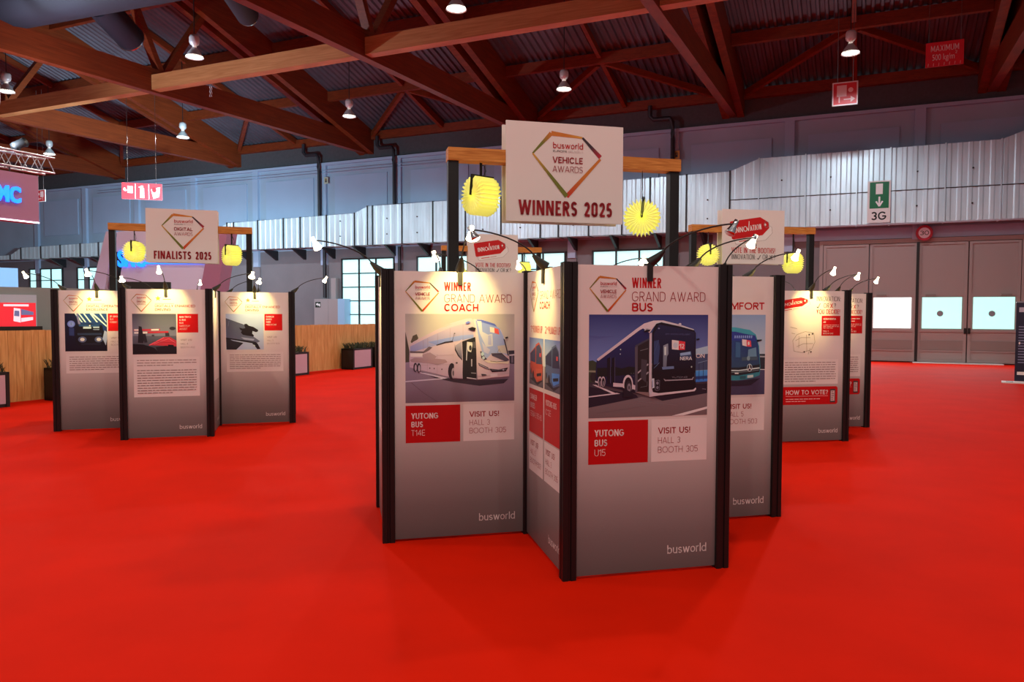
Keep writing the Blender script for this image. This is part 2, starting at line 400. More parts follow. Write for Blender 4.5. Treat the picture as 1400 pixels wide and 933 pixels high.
# the gate
def gate():
    s0, w = -4.72, 1.545
    root = hempty('door_1', s0+2*w, 0, 0, kind='structure')
    g = MB()
    g.box(-2*w-.12, 2*w+.12, -.10, 0, 4.2, 4.34)
    g.box(2*w, 2*w+.12, -.10, 0, 0, 4.2); g.box(-2*w-.12, -2*w, -.10, 0, 0, 4.2)
    g.build('gate_frame', m_gate, root)
    for i in range(4):
        x0 = -2*w+i*w; x1 = x0+w
        l = MB(); y0 = -.07
        l.box(x0+.02, x1-.02, y0, -.01, .04, 4.18)
        for a, b in ((x0+.02, x0+.11), (x1-.11, x1-.02)): l.box(a, b, y0-.035, y0, .04, 4.18)
        for z, h in ((.04, .08), (.40, .05), (1.08, .08), (2.32, .1), (4.1, .08)): l.box(x0+.11, x1-.11, y0-.035, y0, z, z+h)
        lf = l.build('gate_leaf', m_gate, root)
        b = MB(); b.box(x0+.11, x1-.11, y0-.03, y0, .46, .78); b.build('kick_band', m_gate2, lf)
        wd = MB(); wd.box(x0+.17, x1-.17, y0-.03, y0, 1.2, 2.28); wd.build('window_pane', m_pane_b if i < 2 else m_pane_c, lf)
        if i > 1:
            dt = MB(); dt.prism([((x0+x1)/2-.05+.1*math.cos(k*math.pi/8), 1.72+.1*math.sin(k*math.pi/8)) for k in range(16)], 'y', y0-.036, y0-.03)
            dt.build('round_sticker', mat('grey_sticker', (140, 150, 160), .6), lf)
        cl = MB(); xx = x0+.42 if i != 3 else x1-.42
        cl.box(xx-.16, xx+.16, y0-.1, y0-.035, 2.33, 2.39); cl.build('door_closer', m_gate2, lf)
        hd = MB(); xx = x1-.06 if i % 2 == 0 else x0+.06
        hd.box(xx-.035, xx+.035, y0-.075, y0-.035, 1.03, 1.22); hd.box(xx-.02, xx+.02, y0-.1, y0-.075, 1.06, 1.19); hd.build('handle', m_plastic, lf)
    sl = MB(); sl.box(.0-.045, .045, -.14, -.105, 0, 4.2); sl.build('centre_seal', m_plastic, root)
    th = MB(); th.box(-.1, 2.6, -.5, -.13, .002, .03); th.build('threshold', m_board, root)
gate()
# dark lintel zone over the gate
lz = MB(); lz.box(-2.0, 9.0, -.05, 0, 4.36, 4.75); hall(lz, 'trim', m_wall2, (1.45+2, 0, 0), kind='structure')

# daylight falling in through the gate panes
for s_, pw in ((-.15+.0, 60), (1.3, 60), (-2.45, 45), (-4.0, 45)):
    l = bpy.data.lights.new('gate_daylight', 'AREA'); l.shape = 'RECTANGLE'; l.size = 1.15; l.size_y = 1.0; l.energy = pw; l.color = (.80, .95, 1.0)
    lo = link(bpy.data.objects.new('gate_daylight', l)); lo.location = hp(s_, .16, 1.74); lo.rotation_euler = (-math.pi/2, 0, -TH)
# roof deck: corrugated sheet rising away from the wall
DK0, SL = 10.2, .30
dk = MB(); prof = []; x = -58.0; pt = .266
while x < 26:
    prof += [(x, 0), (x+pt*.28, 0), (x+pt*.42, .07), (x+pt*.86, .07)]; x += pt
vs = []; fs = []
for d in (-.35, 30.0):
    for (x, h) in prof: vs.append((x, -d, DK0+SL*d+h))
n = len(prof)
dk.add(vs, [(i, i+1, n+i+1, n+i) for i in range(n-1)])
hall(dk, 'ceiling', m_deck, kind='structure')

# trusses, purlins, braces (setting)
TS = [-12.2, -3.72, 4.75, 13.2, 21.65, 29.85, 38.4, 47.0]
def zb(d): return 9.17-.022*d          # underside of the tie
def zr(d): return 9.15+.295*d          # underside of the rafter
def deck(d): return DK0+SL*d
for s in TS:
    root = hempty('roof_truss', s, 0, 0, kind='structure')
    L = 26.0
    def slab(d0, d1, za, zt, x0, x1):
        b = MB(); pts = [(-d0, za(d0)), (-d1, za(d1)), (-d1, zt(d1)), (-d0, zt(d0))]
        b.prism(pts, 'x', x0, x1); return b
    slab(-.1, L, zb, lambda d: zb(d)+.78, -.14, .14).build('tie_beam', m_glulam, root)
    for x in (-.28, .28):
        slab(-.1, L, zr, lambda d: deck(d)-.01, x-.13, x+.13).build('rafter', m_glulam, root)
    for d in (11.4,):
        for e in (9.6, 13.3):
            b = MB(); b.bar((0, -d, zb(d)+.6), (0, -e, zr(e)+.25), .2, .26, (1, 0, 0)); b.build('web_strut', m_glulam, root)
    for d in (19.5,):
        for e in (17.6, 21.5):
            b = MB(); b.bar((0, -d, zb(d)+.6), (0, -e, zr(e)+.25), .2, .26, (1, 0, 0)); b.build('web_strut', m_glulam, root)
for a, b_ in zip(TS, TS[1:]):
    mid = (a+b_)/2; half = (b_-a)/2-.42
    for d in (3.25, 6.55, 9.85, 13.2, 16.5, 19.8):
        q = MB(); q.box(-half, half, -.09, .09, deck(d)-.42, deck(d)-.035)
        hall(q, 'roof_purlin', m_glulam, (mid, d, 0), kind='structure')
    for d, hh in ((11.75, .48), (20.2, .48)):
        q = MB(); q.box(-half-.27, half+.27, -.16, .16, zb(d)+.06, zb(d)+.06+hh); hall(q, 'roof_tie', m_tie, (mid, d, 0), kind='structure')
    q = MB()
    def P(x, d, dz): return (x, -d, deck(d)+dz)
    q.bar(P(0, .2, -.2), P(0, 3.1, -.2), .16, .26)
    hall(q, 'roof_rib', m_glulam, (mid, 0, 0), kind='structure')
    for d0, d1 in ((3.4, 6.4), (6.7, 9.7), (10.0, 13.0)):
        q = MB(); q.bar(P(0, d0, -.2), P(0, d1, -.2), .14, .24); hall(q, 'roof_rib', m_glulam, (mid, 0, 0), kind='structure')
    for sx in (-1, 1):
        q = MB(); q.bar(P(sx*.15, 3.1, -.3), P(sx*(half-.1), .25, -.3), .16, .22); hall(q, 'roof_brace', m_glulam, (mid, 0, 0), kind='structure')

# ------------------------------------------------------------------ ventilation duct along the wall
def duct():
    root = hempty('ventilation_duct', 18, 0, 0, label='long galvanised ventilation duct running along the back wall', cat='duct')
    topz = [(-11, 7.9), (-4.62, 7.62), (-3.93, 7.36), (3.65, 7.34), (4.68, 6.95), (11.5, 6.88), (12.3, 6.58), (20.88, 6.55), (21.61, 6.27), (29.42, 6.17), (30.6, 5.62), (45.6, 5.46), (46.6, 5.05), (52, 5.0)]
    def tz(s):
        for (a, za), (b, z2) in zip(topz, topz[1:]):
            if a <= s <= b: return za+(z2-za)*(s-a)/(b-a)
        return topz[-1][1]
    cuts = [-9.0, -7.2, -5.5, -4.62, -3.93, -2.33, -.68, .37, 2.05, 3.65, 4.68, 6.29, 7.7, 8.82, 10.2, 11.5, 12.3, 14.1, 15.8, 17.42, 19.02, 20.6, 20.88, 21.61, 23.21, 24.77, 25.8, 27.41, 28.98, 29.42, 30.6, 32.3, 33.9, 35.6, 37.3, 38.9, 40.4, 42.1, 43.8, 45.6, 46.6, 48.3, 50]
    zb_ = 4.80
    for a, b in zip(cuts, cuts[1:]):
        mb = MB(); a2, b2 = a+.018, b-.018
        nr = max(2, int((b2-a2)/.31)); fr = []
        for i in range(nr):
            u0 = a2+(b2-a2)*i/nr; w = (b2-a2)/nr; k = .022
            fr += [(u0, 0), (u0+w*.45, 0), (u0+w*.58, k), (u0+w*.88, k)]
        fr.append((b2, 0))
        vs = []
        for s, o in fr:
            x = 18-s; vs += [(x, -1.0-o, zb_), (x, -1.0-o, tz(s)), (x, -.40, tz(s)), (x, -.40, zb_)]
        fs = []
        for i in range(len(fr)-1):
            for k in range(4): fs.append((4*i+k, 4*i+(k+1) % 4, 4*i+4+(k+1) % 4, 4*i+4+k))
        fs += [(0, 1, 2, 3), tuple(len(vs)-4+j for j in (3, 2, 1, 0))]
        mb.add(vs, fs); sec = mb.build('duct_section', m_zinc, root)
        fl_ = MB(); x = 18-a; fl_.box(x-.02, x+.02, -1.05, -.39, zb_-.02, tz(a)+.03); fl_.build('flange', m_dark if a > 4 else m_zinc, root)
        if b-a > 1.2 and a < 22:
            for zz in ((5.25, 5.95) if tz(a) < 7 else (5.35, 6.5)):
                bo = MB(); bo.prism([(18-(a+b)/2+.03*math.cos(k*math.pi/4), zz+.03*math.sin(k*math.pi/4)) for k in range(8)], 'y', -1.05, -1.0)
                bo.build('fixing_bolt', m_dark, sec)
    for a, b in zip(cuts, cuts[1:]):        # the horizontal seam on the deep end sections
        if b <= 4.7:
            sm = MB(); sm.box(18-b+.02, 18-a-.02, -1.03, -1.0, 5.88, 5.91); sm.build('seam', m_pipe, root)
duct()
for j in range(-2, 25):
    s = .4+1.78*j
    if -5.2 < s < 2.2: continue
    b = MB(); b.prism([(-1.0, 4.78), (0, 4.78), (0, 4.3), (-.1, 4.3)], 'x', -.05, .05)
    hall(b, 'trim', m_dark, (s, 0, 0), kind='structure')

# downpipes with offset bends at the ledge
for s, lab in ((24.2, 'dark downpipe with offset bend, left of the three along the wall'), (19.9, 'dark downpipe with offset bend, middle of the three along the wall'), (7.0, 'dark downpipe with offset bend right of the winners sign')):
    q = MB(); q.tube([(-.9, -.35, 9.85), (-.9, -.35, 9.45), (-.75, -.35, 9.3), (-.1, -.35, 9.3), (0, -.35, 9.15), (0, -.35, 8.7), (0, -.30, 8.5), (0, -.30, 6.0)], .085, 10)
    hall(q, 'downpipe', m_pipe, (s, 0, 0), label=lab, cat='pipe')
for s in (24.0, 19.7, 15.4):
    q = MB(); q.tube([(0, -.2, 4.75), (0, -.2, 2.42 if s == 24.0 else 1.0)], .08, 8); hall(q, 'drain_pipe', m_pipe, (s, 0, 0), label='dark drain pipe running down below the duct, %s' % {24.0: 'above the grey electrical cabinet', 19.7: 'between the first and second wall windows', 15.4: 'behind the winners stand'}[s], cat='pipe')
for i, z in enumerate((8.55, 8.42)):
    q = MB(); q.tube([(-40, -.165, z), (-16, -.165, z)], .018, 6); hall(q, 'conduit', m_wall2, (0, 0, 0), label=('upper' if i == 0 else 'lower')+' thin conduit running along the top of the grey wall', cat='conduit')

# wall cabinet with green sign
cb = hempty('electrical_cabinet', 23.55, 0, 0, label='grey electrical cabinet standing against the wall behind the plank fence', cat='cabinet')
b = MB(); b.box(-.85, .55, -.5, -.02, 0, 2.35); b.box(-.02, .0, -.515, -.5, .2, 2.3); cbo = b.build('cabinet_body', mat('cabinet_grey', (158, 148, 150), .5), cb)
b = MB(); b.box(-.0, .28, -.3, -.02, 2.35, 3.35); b.build('riser_box', mat('cabinet_grey'  , (158, 148, 150), .5), cb)
b = MB(); b.box(.55, .95, -.5, -.02, 0, 2.35); b.build('side_cabinet', mat('pale_blue_cabinet', (150, 190, 225), .5), cb)
a = Art(-.78, 2.2, .32, .26, -.505); a.rect(0, 0, 1, 1, lin((20, 45, 35))); a.poly([(.15, .3), (.5, .2), (.7, .5), (.45, .8), (.4, .5), (.15, .6)], WHITE); a.rect(.7, .3, .9, .8, WHITE); a.build('exit_pictogram', cbo)

# ------------------------------------------------------------------ signs hanging from the roof
def wires(mb, x0, x1, y, z0, z1):
    for x in (x0, x1): mb.tube([(x, y, z0), (x, y, z1)], .008, 5)
def at_depth(px, py, d):
    """hall position (s, z) of a photo point at distance d from the wall; used to set out the signs and lamps"""
    a, b_ = px-700-CX, py-466.5-CY
    u, v = cr*a+sr*b_, -sr*a+cr*b_
    v3 = _R*(u/F_PX)+_U*(-v/F_PX)+_F
    nn = Vector((math.sin(TH), math.cos(TH), 0)); k = (D-d)/v3.dot(nn)
    p = v3*k; return -(HROT.inverted() @ p).x, CAM_H+p.z
FIRERED = lin((205, 40, 48)); PINKW = lin((240, 205, 205))
def board(name, s, d, z0, w, h, label, cat, paint, wire_to=None, wx=.4, thick=.03, rz=0.0, edge=m_board):
    root = hempty(name, s, d, 0, label=label, cat=cat)
    root.rotation_euler = (0, 0, -TH+rz)
    b = MB(); b.box(-w/2, w/2, 0, thick, z0, z0+h); pl = b.build('plate', edge, root)
    a = Art(-w/2, z0+h, w, h, 0.0); paint(a); a.build('print', root)
    if wire_to:
        q = MB(); wires(q, -w*wx, w*wx, thick/2, z0+h, wire_to); q.build('suspension_wire', m_steel, root)
    return root
def paint_hose(a, ox=0, w=1, flip=False):
    def X(u): return ox+w*((1-u) if flip else u)
    a.poly([(X(.18), .14), (X(.18), .62), (X(.56), .62), (X(.56), .14)], PINKW)
    a.line([(X(.28), .6), (X(.28), .88)], .05*a.w*w, PINKW)
    a.ell(X(.72), .36, .1*w, .1, PINKW)
    a.line([(X(.45), .75), (X(.85), .75)], .05*a.w*w, PINKW)
    a.poly([(X(.72), .62), (X(.9), .75), (X(.72), .88)], PINKW)
s, z = at_depth(1155, 144, 4.4)
def p1(a):
    a.rect(.05, .05, .95, .95, FIRERED); paint_hose(a)
board('fire_hose_sign', s, 4.4, z, .73, .71, 'red fire hose sign with white border hanging under the roof', 'sign', p1, 11.2, .3)
s, z = at_depth(1291, 90, 4.0)
def p2(a):
    a.rect(0, 0, 1, 1, lin((214, 24, 44)))
    a.text('MAXIMUM', .14, .38, .24, WHITE, .87, -.005); a.text('500 kg/m', .18, .74, .24, WHITE, .76, -.005, ref='H'); a.text('2', .78, .54, .12, WHITE)
    for i in range(7): a.line([(.08+.14*i, .85), (.07+.14*i, .97)], .012, PINKW)
board('load_limit_sign', s, 4.0, z, 1.0, .72, 'red MAXIMUM 500 kg sign hanging by two wires at top right', 'sign', p2, 11.0, .42, edge=mat('red_plate', (180, 20, 34), .5))
s, z = at_depth(194.5, 273, 9.0)
def p3(a):
    a.rect(0, 0, 1, 1, FIRERED)
    for i in (1, 2): a.rect(i/3-.008, .04, i/3+.008, .96, PINKW)
    a.rect(.14, .2, .27, .62, PINKW); a.ell(.07, .4, .03, .1, PINKW); a.line([(.08, .5), (.14, .45)], .03, PINKW)
    a.rect(.45, .3, .55, .9, PINKW); a.rect(.47, .15, .53, .3, PINKW); a.line([(.5, .18), (.42, .25)], .03, PINKW)
    a.poly([(.72, .35), (.95, .2), (.92, .8), (.78, .92)], PINKW); a.ell(.8, .38, .06, .16, lin((150, 20, 30)))
board('fire_point_sign', s, 9.0, z, 1.42, .62, 'red triple fire equipment sign hanging over the finalists stand', 'sign', p3, 10.9, .35, rz=R(40))
s, z = at_depth(56, 276, 9.0)
def p4(a):
    a.rect(.05, .05, .95, .95, FIRERED); paint_hose(a, flip=True)
board('fire_hose_sign', s, 9.0, z, .55, .5, 'small red fire hose sign at left behind the mauve hanging sign', 'sign', p4, 10.9, .3)
def p5(a):
    a.rect(.1, .03, .93, .66, lin((10, 110, 66))); a.rect(.36, .07, .66, .32, WHITE)
    a.rect(.48, .38, .56, .58, WHITE); a.line([(.38, .49), (.52, .61), (.66, .49)], .05, WHITE)
    a.text('3G', .17, .94, .20, lin((30, 28, 30)), .84, .03)
board('exit_sign', -.34, 1.12, 4.83, .72, 1.42, 'green and white 3G emergency exit sign on the duct above the gate', 'sign', p5)
sg = hempty('speed_limit_sign', -1.8, .3, 0, label='round red-rimmed 30 sign above the centre of the gate', cat='sign')
b = MB(); b.prism([(.27*math.cos(k*math.pi/12), 4.5+.27*math.sin(k*math.pi/12)) for k in range(24)], 'y', 0, .03); b.box(-.05, .05, .03, .25, 4.4, 4.6); b.build('plate', m_dark, sg)
a = Art(-.27, 4.77, .54, .54, 0); a.ell(.5, .5, .49, .49, lin((170, 20, 50)), 24); a.ell(.5, .5, .34, .34, lin((225, 215, 225)), 24); a.text('30', .24, .64, .28, lin((30, 25, 30)), .76, .02); a.build('print', sg)
for nm, zz, lab, px in (('wall_plate', 7.75, 'small yellow marker plate on the wall right of the winners sign', 925), ('wall_plate', 7.9, 'small pale marker plate beside the left downpipe', 446)):
    s, z = at_depth(px, 212 if px > 900 else 247, .2)
    q = MB(); q.box(-.12, .12, -.02, 0, -.16, .16); o = hall(q, nm, mat('yellow_plate' if px > 900 else 'pale_plate', (205, 150, 60) if px > 900 else (190, 190, 170), .5), (s, .2, z), label=lab, cat='sign')
    a = Art(-.05, .09, .1, .18, -.0205); a.rect(0, 0, 1, 1, INKBLK); a.rect(.3, .2, .8, .45, lin((205, 150, 60))); a.build('marking', o)

# ------------------------------------------------------------------ high-bay lamps
def highbay(s, d, z, label, group=None, power=1.0, tint=(1, .82, .68)):
    root = hempty('high_bay_lamp', s, d, z, label=label, cat='lamp', group=group)
    q = MB(); q.lathe([(.005, .62), (.11, .62), (.14, .55), (.14, .42), (.11, .36), (.06, .33), (.06, .25)], 16); q.build('ballast', m_hb, root)
    q = MB(); q.lathe([(.07, .27), (.11, .22), (.17, .14), (.235, .02), (.25, 0), (.24, 0), (.16, .13), (.1, .2)], 20); sh = q.build('shade', m_hb, root)
    q = MB(); q.lathe([(.0005, .0), (.15, .005), (.232, .03)], 20); q.build('lens', m_hb_lens, sh)
    q = MB(); q.tube([(0, 0, .6), (0, 0, deck(d)-z-.05)], .014, 6); q.build('cable', m_plastic, root)
    l = bpy.data.lights.new('high_bay_light', 'SPOT'); l.energy = HIGHBAY_W*power; l.spot_size = R(168); l.spot_blend = .35; l.shadow_soft_size = .16; l.color = tint
    lo = bpy.data.objects.new('high_bay_light', l); link(lo, root); lo.location = (0, 0, -.05)
    return root
BAYS = [0.52, 8.98, 17.4, 25.75, 34.1]
names7 = ['high-bay lamp hanging above the red fire hose sign', 'high-bay lamp hanging left of the roof brace behind the winners sign', 'high-bay lamp hanging second left of the winners sign', 'high-bay lamp hanging above the finalists sign', 'high-bay lamp hanging farthest left by the silver truss']
for s, nm in zip(BAYS, names7): highbay(s, 6.9, 8.85, 'lit white '+nm, None, 1.25, (.84, .93, 1))
names14 = {8.98: 'at the top edge above the winners sign', 17.4: 'nearest the hanging chain over the left roof tie', 25.75: 'cut by the left edge of the photo'}
for s, nm in names14.items(): highbay(s, 13.9, 8.85, 'lit white high-bay lamp '+nm, None, 1.3)
for s in (.52,): highbay(s, 13.9, 8.85, 'lit white high-bay lamp above the innovation stand, out of frame')
for d in (20.8, 27.5, 34.2):
    for s in (-7.9, .52, 8.98, 17.4):
        highbay(s, d, 8.85 if d < 25 else 8.85, 'lit white high-bay lamp hanging over the front of the hall', 'high-bay lamps over the front of the hall', .85)

# ------------------------------------------------------------------ display stands
U, PH, PW = 1.0541, 2.0, .09
PNL_W = U-PW-.002; PT = .04; PZ0, PZ1 = .018, 1.985
def post_mesh():
    w = PW/2; g, dd = .006, .008; c = .004
    q = []
    side = [(-w+c, -w), (-g-.004, -w), (-g, -w+dd), (g, -w+dd), (g+.004, -w), (w-c, -w)]
    for k in range(4):
        ca, sa = (1, 0, -1, 0)[k], (0, 1, 0, -1)[k]
        q += [(x*ca-y*sa, x*sa+y*ca) for x, y in side]
    return MB().prism(q, 'z', 0, PH).mesh('post', m_black)
POST = post_mesh()
GRAD = [(0, (.80, .79, .785)), (.40, (.78, .765, .76)), (.50, (.70, .685, .68)), (.60, (.56, .54, .54)), (.68, (.43, .41, .412)), (.78, (.295, .275, .278)), (.88, (.20, .183, .186)), (1, (.135, .122, .122))]
def board_mesh():
    pass
def face_art(y=-PT/2-.0006): return Art(-PNL_W/2, PZ1, PNL_W, PZ1-PZ0, y)
def panel_board(stand, label=None):
    b = MB(); b.box(-PNL_W/2, PNL_W/2, -PT/2, PT/2, PZ0, PZ1); o = b.build('display_panel', m_board, stand)
    if label: o['label'] = label
    a = face_art(-PT/2-.0002); a.step = .0001; a.grad(0, 0, 1, 1, GRAD); a.build('printed_background', o)
    return o
def wordmark(o):
    a = face_art(); a.text('busworld', .648, .949, .029, WHITE, .935, .006, ref='d'); a.build('wordmark', o)
def diamond(a, u0, v0, u1, v1, mid, wd=.010, colour=True):
    """the cut-diamond emblem: six edges in changing colours"""
    def Q(x, y): return (u0+(u1-u0)*x, v0+(v1-v0)*y)
    c = dict(o=lin((200, 120, 40)), g=lin((112, 118, 40)), y=lin((214, 160, 60)), d=lin((58, 40, 52)), r=lin((178, 26, 50)), r2=lin((196, 44, 30)))
    E = [((.0, .335), (.27, .0), c['g'], c['o'], .6, 1.6), ((.27, .0), (.73, .045), c['o'], c['y'], 1.8, .7), ((.73, .045), (1.0, .345), c['d'], c['r'], .8, 1.6), ((1.0, .375), (.5, 1.0), c['o'], c['r2'], .9, 1.7), ((.5, 1.0), (.0, .335), c['g'], c['y'], 1.7, .6)]
    sc = wd
    for p, q, ca, cb, wa, wb in E:
        p, q = Q(*p), Q(*q); a.k += 1
        dx, dy = (q[0]-p[0])*a.w, (q[1]-p[1])*a.h; L = math.hypot(dx, dy); ox, oy = -dy/L/2/a.w*sc, dx/L/2/a.h*sc
        off = a.k*a.step; b = len(a.v)
        mx = ((p[0]+q[0])/2, (p[1]+q[1])/2)
        for (pt, w, cc) in ((p, wa, ca), (mx, (wa+wb)/2, ca if mid else cb), (q, wb, cb)):
            a.v.append(a.P(pt[0]+ox*w, pt[1]+oy*w, off)); a.v.append(a.P(pt[0]-ox*w, pt[1]-oy*w, off)); a.c += [cc, cc]
        a.f += [(b, b+1, b+3, b+2), (b+2, b+3, b+5, b+4)]
def emblem(a, u0, v0, u1, v1, word, wd=.010, thin=0.0):
    diamond(a, u0, v0, u1, v1, True, wd)
    def X(x): return u0+(u1-u0)*x
    def Y(y): return v0+(v1-v0)*y
    a.text('busworld', X(.295), Y(.235), (v1-v0)*.10, INKRED, X(.74), .012, ref='d')
    a.text('EUROPE', X(.295), Y(.295), (v1-v0)*.030, INKBLK, X(.50), .02); a.text('BRUSSELS', X(.52), Y(.295), (v1-v0)*.030, lin((185, 170, 170)), X(.74), .0)
    a.text(word, X(.29), Y(.47), (v1-v0)*.10, INKDK, X(.735), .03)
    a.text('AWARDS', X(.29), Y(.615), (v1-v0)*.10, INKDK, X(.735), -.008)

def pc(ref, k=.80):
    rl = lin(ref)
    return lambda *c: tuple(min(.9, a/b*k) for a, b in zip(lin(c), rl))

class Px:
    """draws into an Art rectangle with coordinates of a working grid"""
    def __init__(s, a, x0, y0, x1, y1, c): s.a, s.b, s.c = a, (x0, y0, x1, y1), c
    def m(s, p): x0, y0, x1, y1 = s.b; return (min(1, max(0, (p[0]-x0)/(x1-x0))), min(1, max(0, (p[1]-y0)/(y1-y0))))
    def g(s, pts, c1, c2=None): s.a.poly([s.m(p) for p in pts], s.c(*c1), s.c(*c2) if c2 else None)
    def e(s, x, y, rx, ry, c1): s.g([(x+rx*math.cos(k*math.pi/9), y+ry*math.sin(k*math.pi/9)) for k in range(18)], c1)
    def l(s, pts, w, c1): s.a.line([s.m(p) for p in pts], w, s.c(*c1))
    def t(s, txt, x, yb, cap, c1, x1, bold=0.0, rot=0.0):
        u, v = s.m((x, yb)); s.a.text(txt, u, v, cap/(s.b[3]-s.b[1]), s.c(*c1), s.m((x1, 0))[0], bold, rot=rot)

def pic_art(u0, v0, u1, v1):
    w, h = PNL_W, PZ1-PZ0
    return Art(-w/2+u0*w, PZ1-v0*h, (u1-u0)*w, (v1-v0)*h, -PT/2-.0006, .00012)

def draw_coach(a):
    p = Px(a, 37, 30, 1052, 885, pc((222, 186, 160)))
    p.g([(37, 30), (37, 520), (1052, 520), (1052, 30)], (176, 148, 128), (214, 178, 150))
    p.g([(37, 490), (37, 885), (1052, 885), (1052, 515)], (150, 118, 122), (112, 82, 82))
    p.g([(37, 200), (37, 495), (78, 490), (72, 375), (50, 260)], (74, 62, 48)); p.g([(84, 300), (110, 322), (135, 298), (155, 262), (140, 224), (105, 240)], (86, 70, 52))
    p.g([(990, 390), (1005, 518), (1052, 522), (1052, 388)], (58, 50, 54)); p.g([(1004, 428), (1004, 442), (1052, 438), (1052, 424)], (205, 172, 160)); p.g([(1022, 442), (1022, 510), (1040, 510), (1040, 440)], (120, 100, 100))
    p.g([(165, 583), (300, 645), (480, 692), (720, 732), (950, 712), (995, 668), (700, 676), (440, 655)], (66, 50, 54), (54, 40, 44))
    p.g([(37, 672), (37, 683), (372, 661), (400, 648)], (205, 172, 166)); p.g([(118, 582), (200, 606), (388, 658), (424, 650), (214, 598)], (205, 172, 166))
    p.l([(90, 690), (200, 790), (330, 880)], .003, (96, 68, 70))
    # body side, lower and upper
    p.g([(75, 330), (72, 470), (75, 542), (480, 652), (695, 668), (700, 300), (668, 92), (640, 72), (600, 75), (520, 96), (420, 130), (240, 226), (110, 296)], (208, 164, 152), (190, 146, 146))
    p.g([(345, 168), (400, 156), (470, 126), (420, 126)], (196, 158, 138))
    p.g([(80, 342), (80, 400), (320, 332), (470, 300), (560, 286), (668, 255), (655, 150), (560, 128), (450, 160), (250, 252)], (196, 152, 148), (138, 132, 158))
    p.g([(240, 300), (320, 330), (470, 298), (660, 262), (664, 230), (560, 236), (420, 262)], (150, 142, 172), (128, 126, 158))
    for x, y0, y1 in ((200, 285, 380), (240, 262, 360), (330, 218, 320), (445, 165, 298), (565, 130, 286)): p.l([(x, y0), (x, y1)], .0016, (150, 112, 116))
    p.g([(315, 328), (322, 336), (400, 313), (474, 302), (470, 289), (400, 298)], (52, 38, 40))
    p.g([(78, 385), (78, 404), (200, 408), (248, 382), (282, 352), (250, 344), (200, 390)], (108, 82, 78)); p.g([(82, 406), (82, 440), (190, 442), (196, 408)], (226, 190, 176))
    p.g([(78, 470), (90, 490), (230, 500), (330, 520), (420, 495), (400, 470), (250, 455), (120, 450)], (164, 120, 114)); p.g([(190, 420), (200, 470), (300, 470), (320, 440), (260, 400)], (166, 124, 118))
    p.l([(235, 400), (235, 580)], .0016, (160, 116, 116)); p.l([(325, 420), (325, 600)], .0016, (160, 116, 116)); p.l([(78, 520), (470, 520)], .0016, (168, 124, 122)); p.l([(325, 430), (480, 425)], .0016, (172, 128, 124))
    for x, y in ((258, 552), (298, 556), (368, 564)): p.e(x, y, 5, 7, (70, 50, 50))
    for x, y, rx, ry in ((126, 542, 17, 44), (158, 548, 18, 46)): p.e(x, y, rx, ry, (48, 36, 40)); p.e(x+3, y+4, rx*.55, ry*.7, (176, 142, 140))
    # front wheel, doors
    p.e(460, 585, 34, 80, (44, 34, 38)); p.e(474, 604, 17, 52, (168, 136, 132)); p.e(474, 604, 8, 26, (90, 70, 72))
    p.g([(548, 300), (562, 662), (692, 668), (690, 400), (678, 254)], (40, 34, 33)); p.g([(604, 300), (598, 345), (612, 392), (640, 402), (654, 330), (652, 306)], (212, 186, 158)); p.g([(660, 300), (660, 360), (682, 362), (676, 300)], (96, 80, 78))
    p.e(633, 360, 12, 26, (56, 50, 48)); p.g([(640, 470), (640, 540), (650, 540), (650, 470)], (186, 160, 150)); p.g([(600, 645), (690, 660), (690, 668), (600, 655)], (200, 172, 160)); p.g([(640, 600), (640, 608), (686, 612), (686, 604)], (150, 128, 120))
    p.g([(600, 300), (592, 480), (600, 482), (610, 300)], (196, 170, 160))
    p.g([(482, 380), (480, 648), (558, 658), (562, 480), (555, 274), (490, 320)], (206, 162, 152), (190, 148, 146)); p.g([(496, 334), (494, 372), (522, 424), (556, 474), (552, 296)], (168, 140, 140), (96, 84, 90)); p.g([(488, 320), (488, 380), (518, 440), (556, 482), (556, 474), (524, 425), (496, 370)], (54, 42, 46)); p.e(505, 504, 10, 8, (70, 52, 54))
    # front
    p.g([(662, 80), (682, 200), (692, 500), (700, 668), (1000, 642), (1006, 520), (1000, 430), (960, 280), (920, 182), (860, 130), (745, 84)], (220, 178, 160), (206, 160, 146))
    p.g([(682, 94), (712, 280), (742, 402), (782, 468), (840, 412), (930, 412), (992, 442), (946, 250), (912, 176), (850, 126), (732, 86)], (138, 136, 182), (166, 160, 190))
    p.g([(688, 84), (702, 98), (780, 122), (884, 154), (862, 126), (742, 86)], (88, 92, 150))
    p.g([(694, 96), (722, 222), (780, 352), (846, 342), (840, 222), (800, 232), (745, 202), (736, 100)], (206, 182, 178)); p.g([(888, 342), (900, 402), (986, 424), (976, 332)], (198, 168, 142)); p.g([(800, 240), (800, 330), (830, 332), (828, 238)], (176, 160, 176)); p.g([(740, 300), (760, 400), (800, 420), (820, 380), (780, 350)], (196, 172, 170))
    p.g([(815, 154), (818, 206), (861, 216), (858, 165)], (232, 206, 160)); p.g([(858, 165), (861, 216), (905, 231), (897, 178)], (226, 76, 62))
    p.g([(828, 414), (838, 440), (958, 492), (1002, 486), (930, 412)], (88, 72, 76)); p.l([(840, 430), (930, 424), (996, 476)], .003, (40, 32, 34)); p.l([(888, 410), (905, 372), (918, 408)], .002, (90, 72, 76))
    p.g([(724, 392), (735, 460), (760, 482), (790, 470), (770, 452), (744, 398)], (64, 54, 62)); p.e(746, 420, 15, 20, (192, 188, 206)); p.e(756, 458, 13, 16, (196, 190, 206))
    p.g([(760, 482), (800, 508), (990, 520), (1002, 496)], (234, 200, 152)); p.l([(820, 490), (880, 498), (985, 492)], .004, (60, 46, 48))
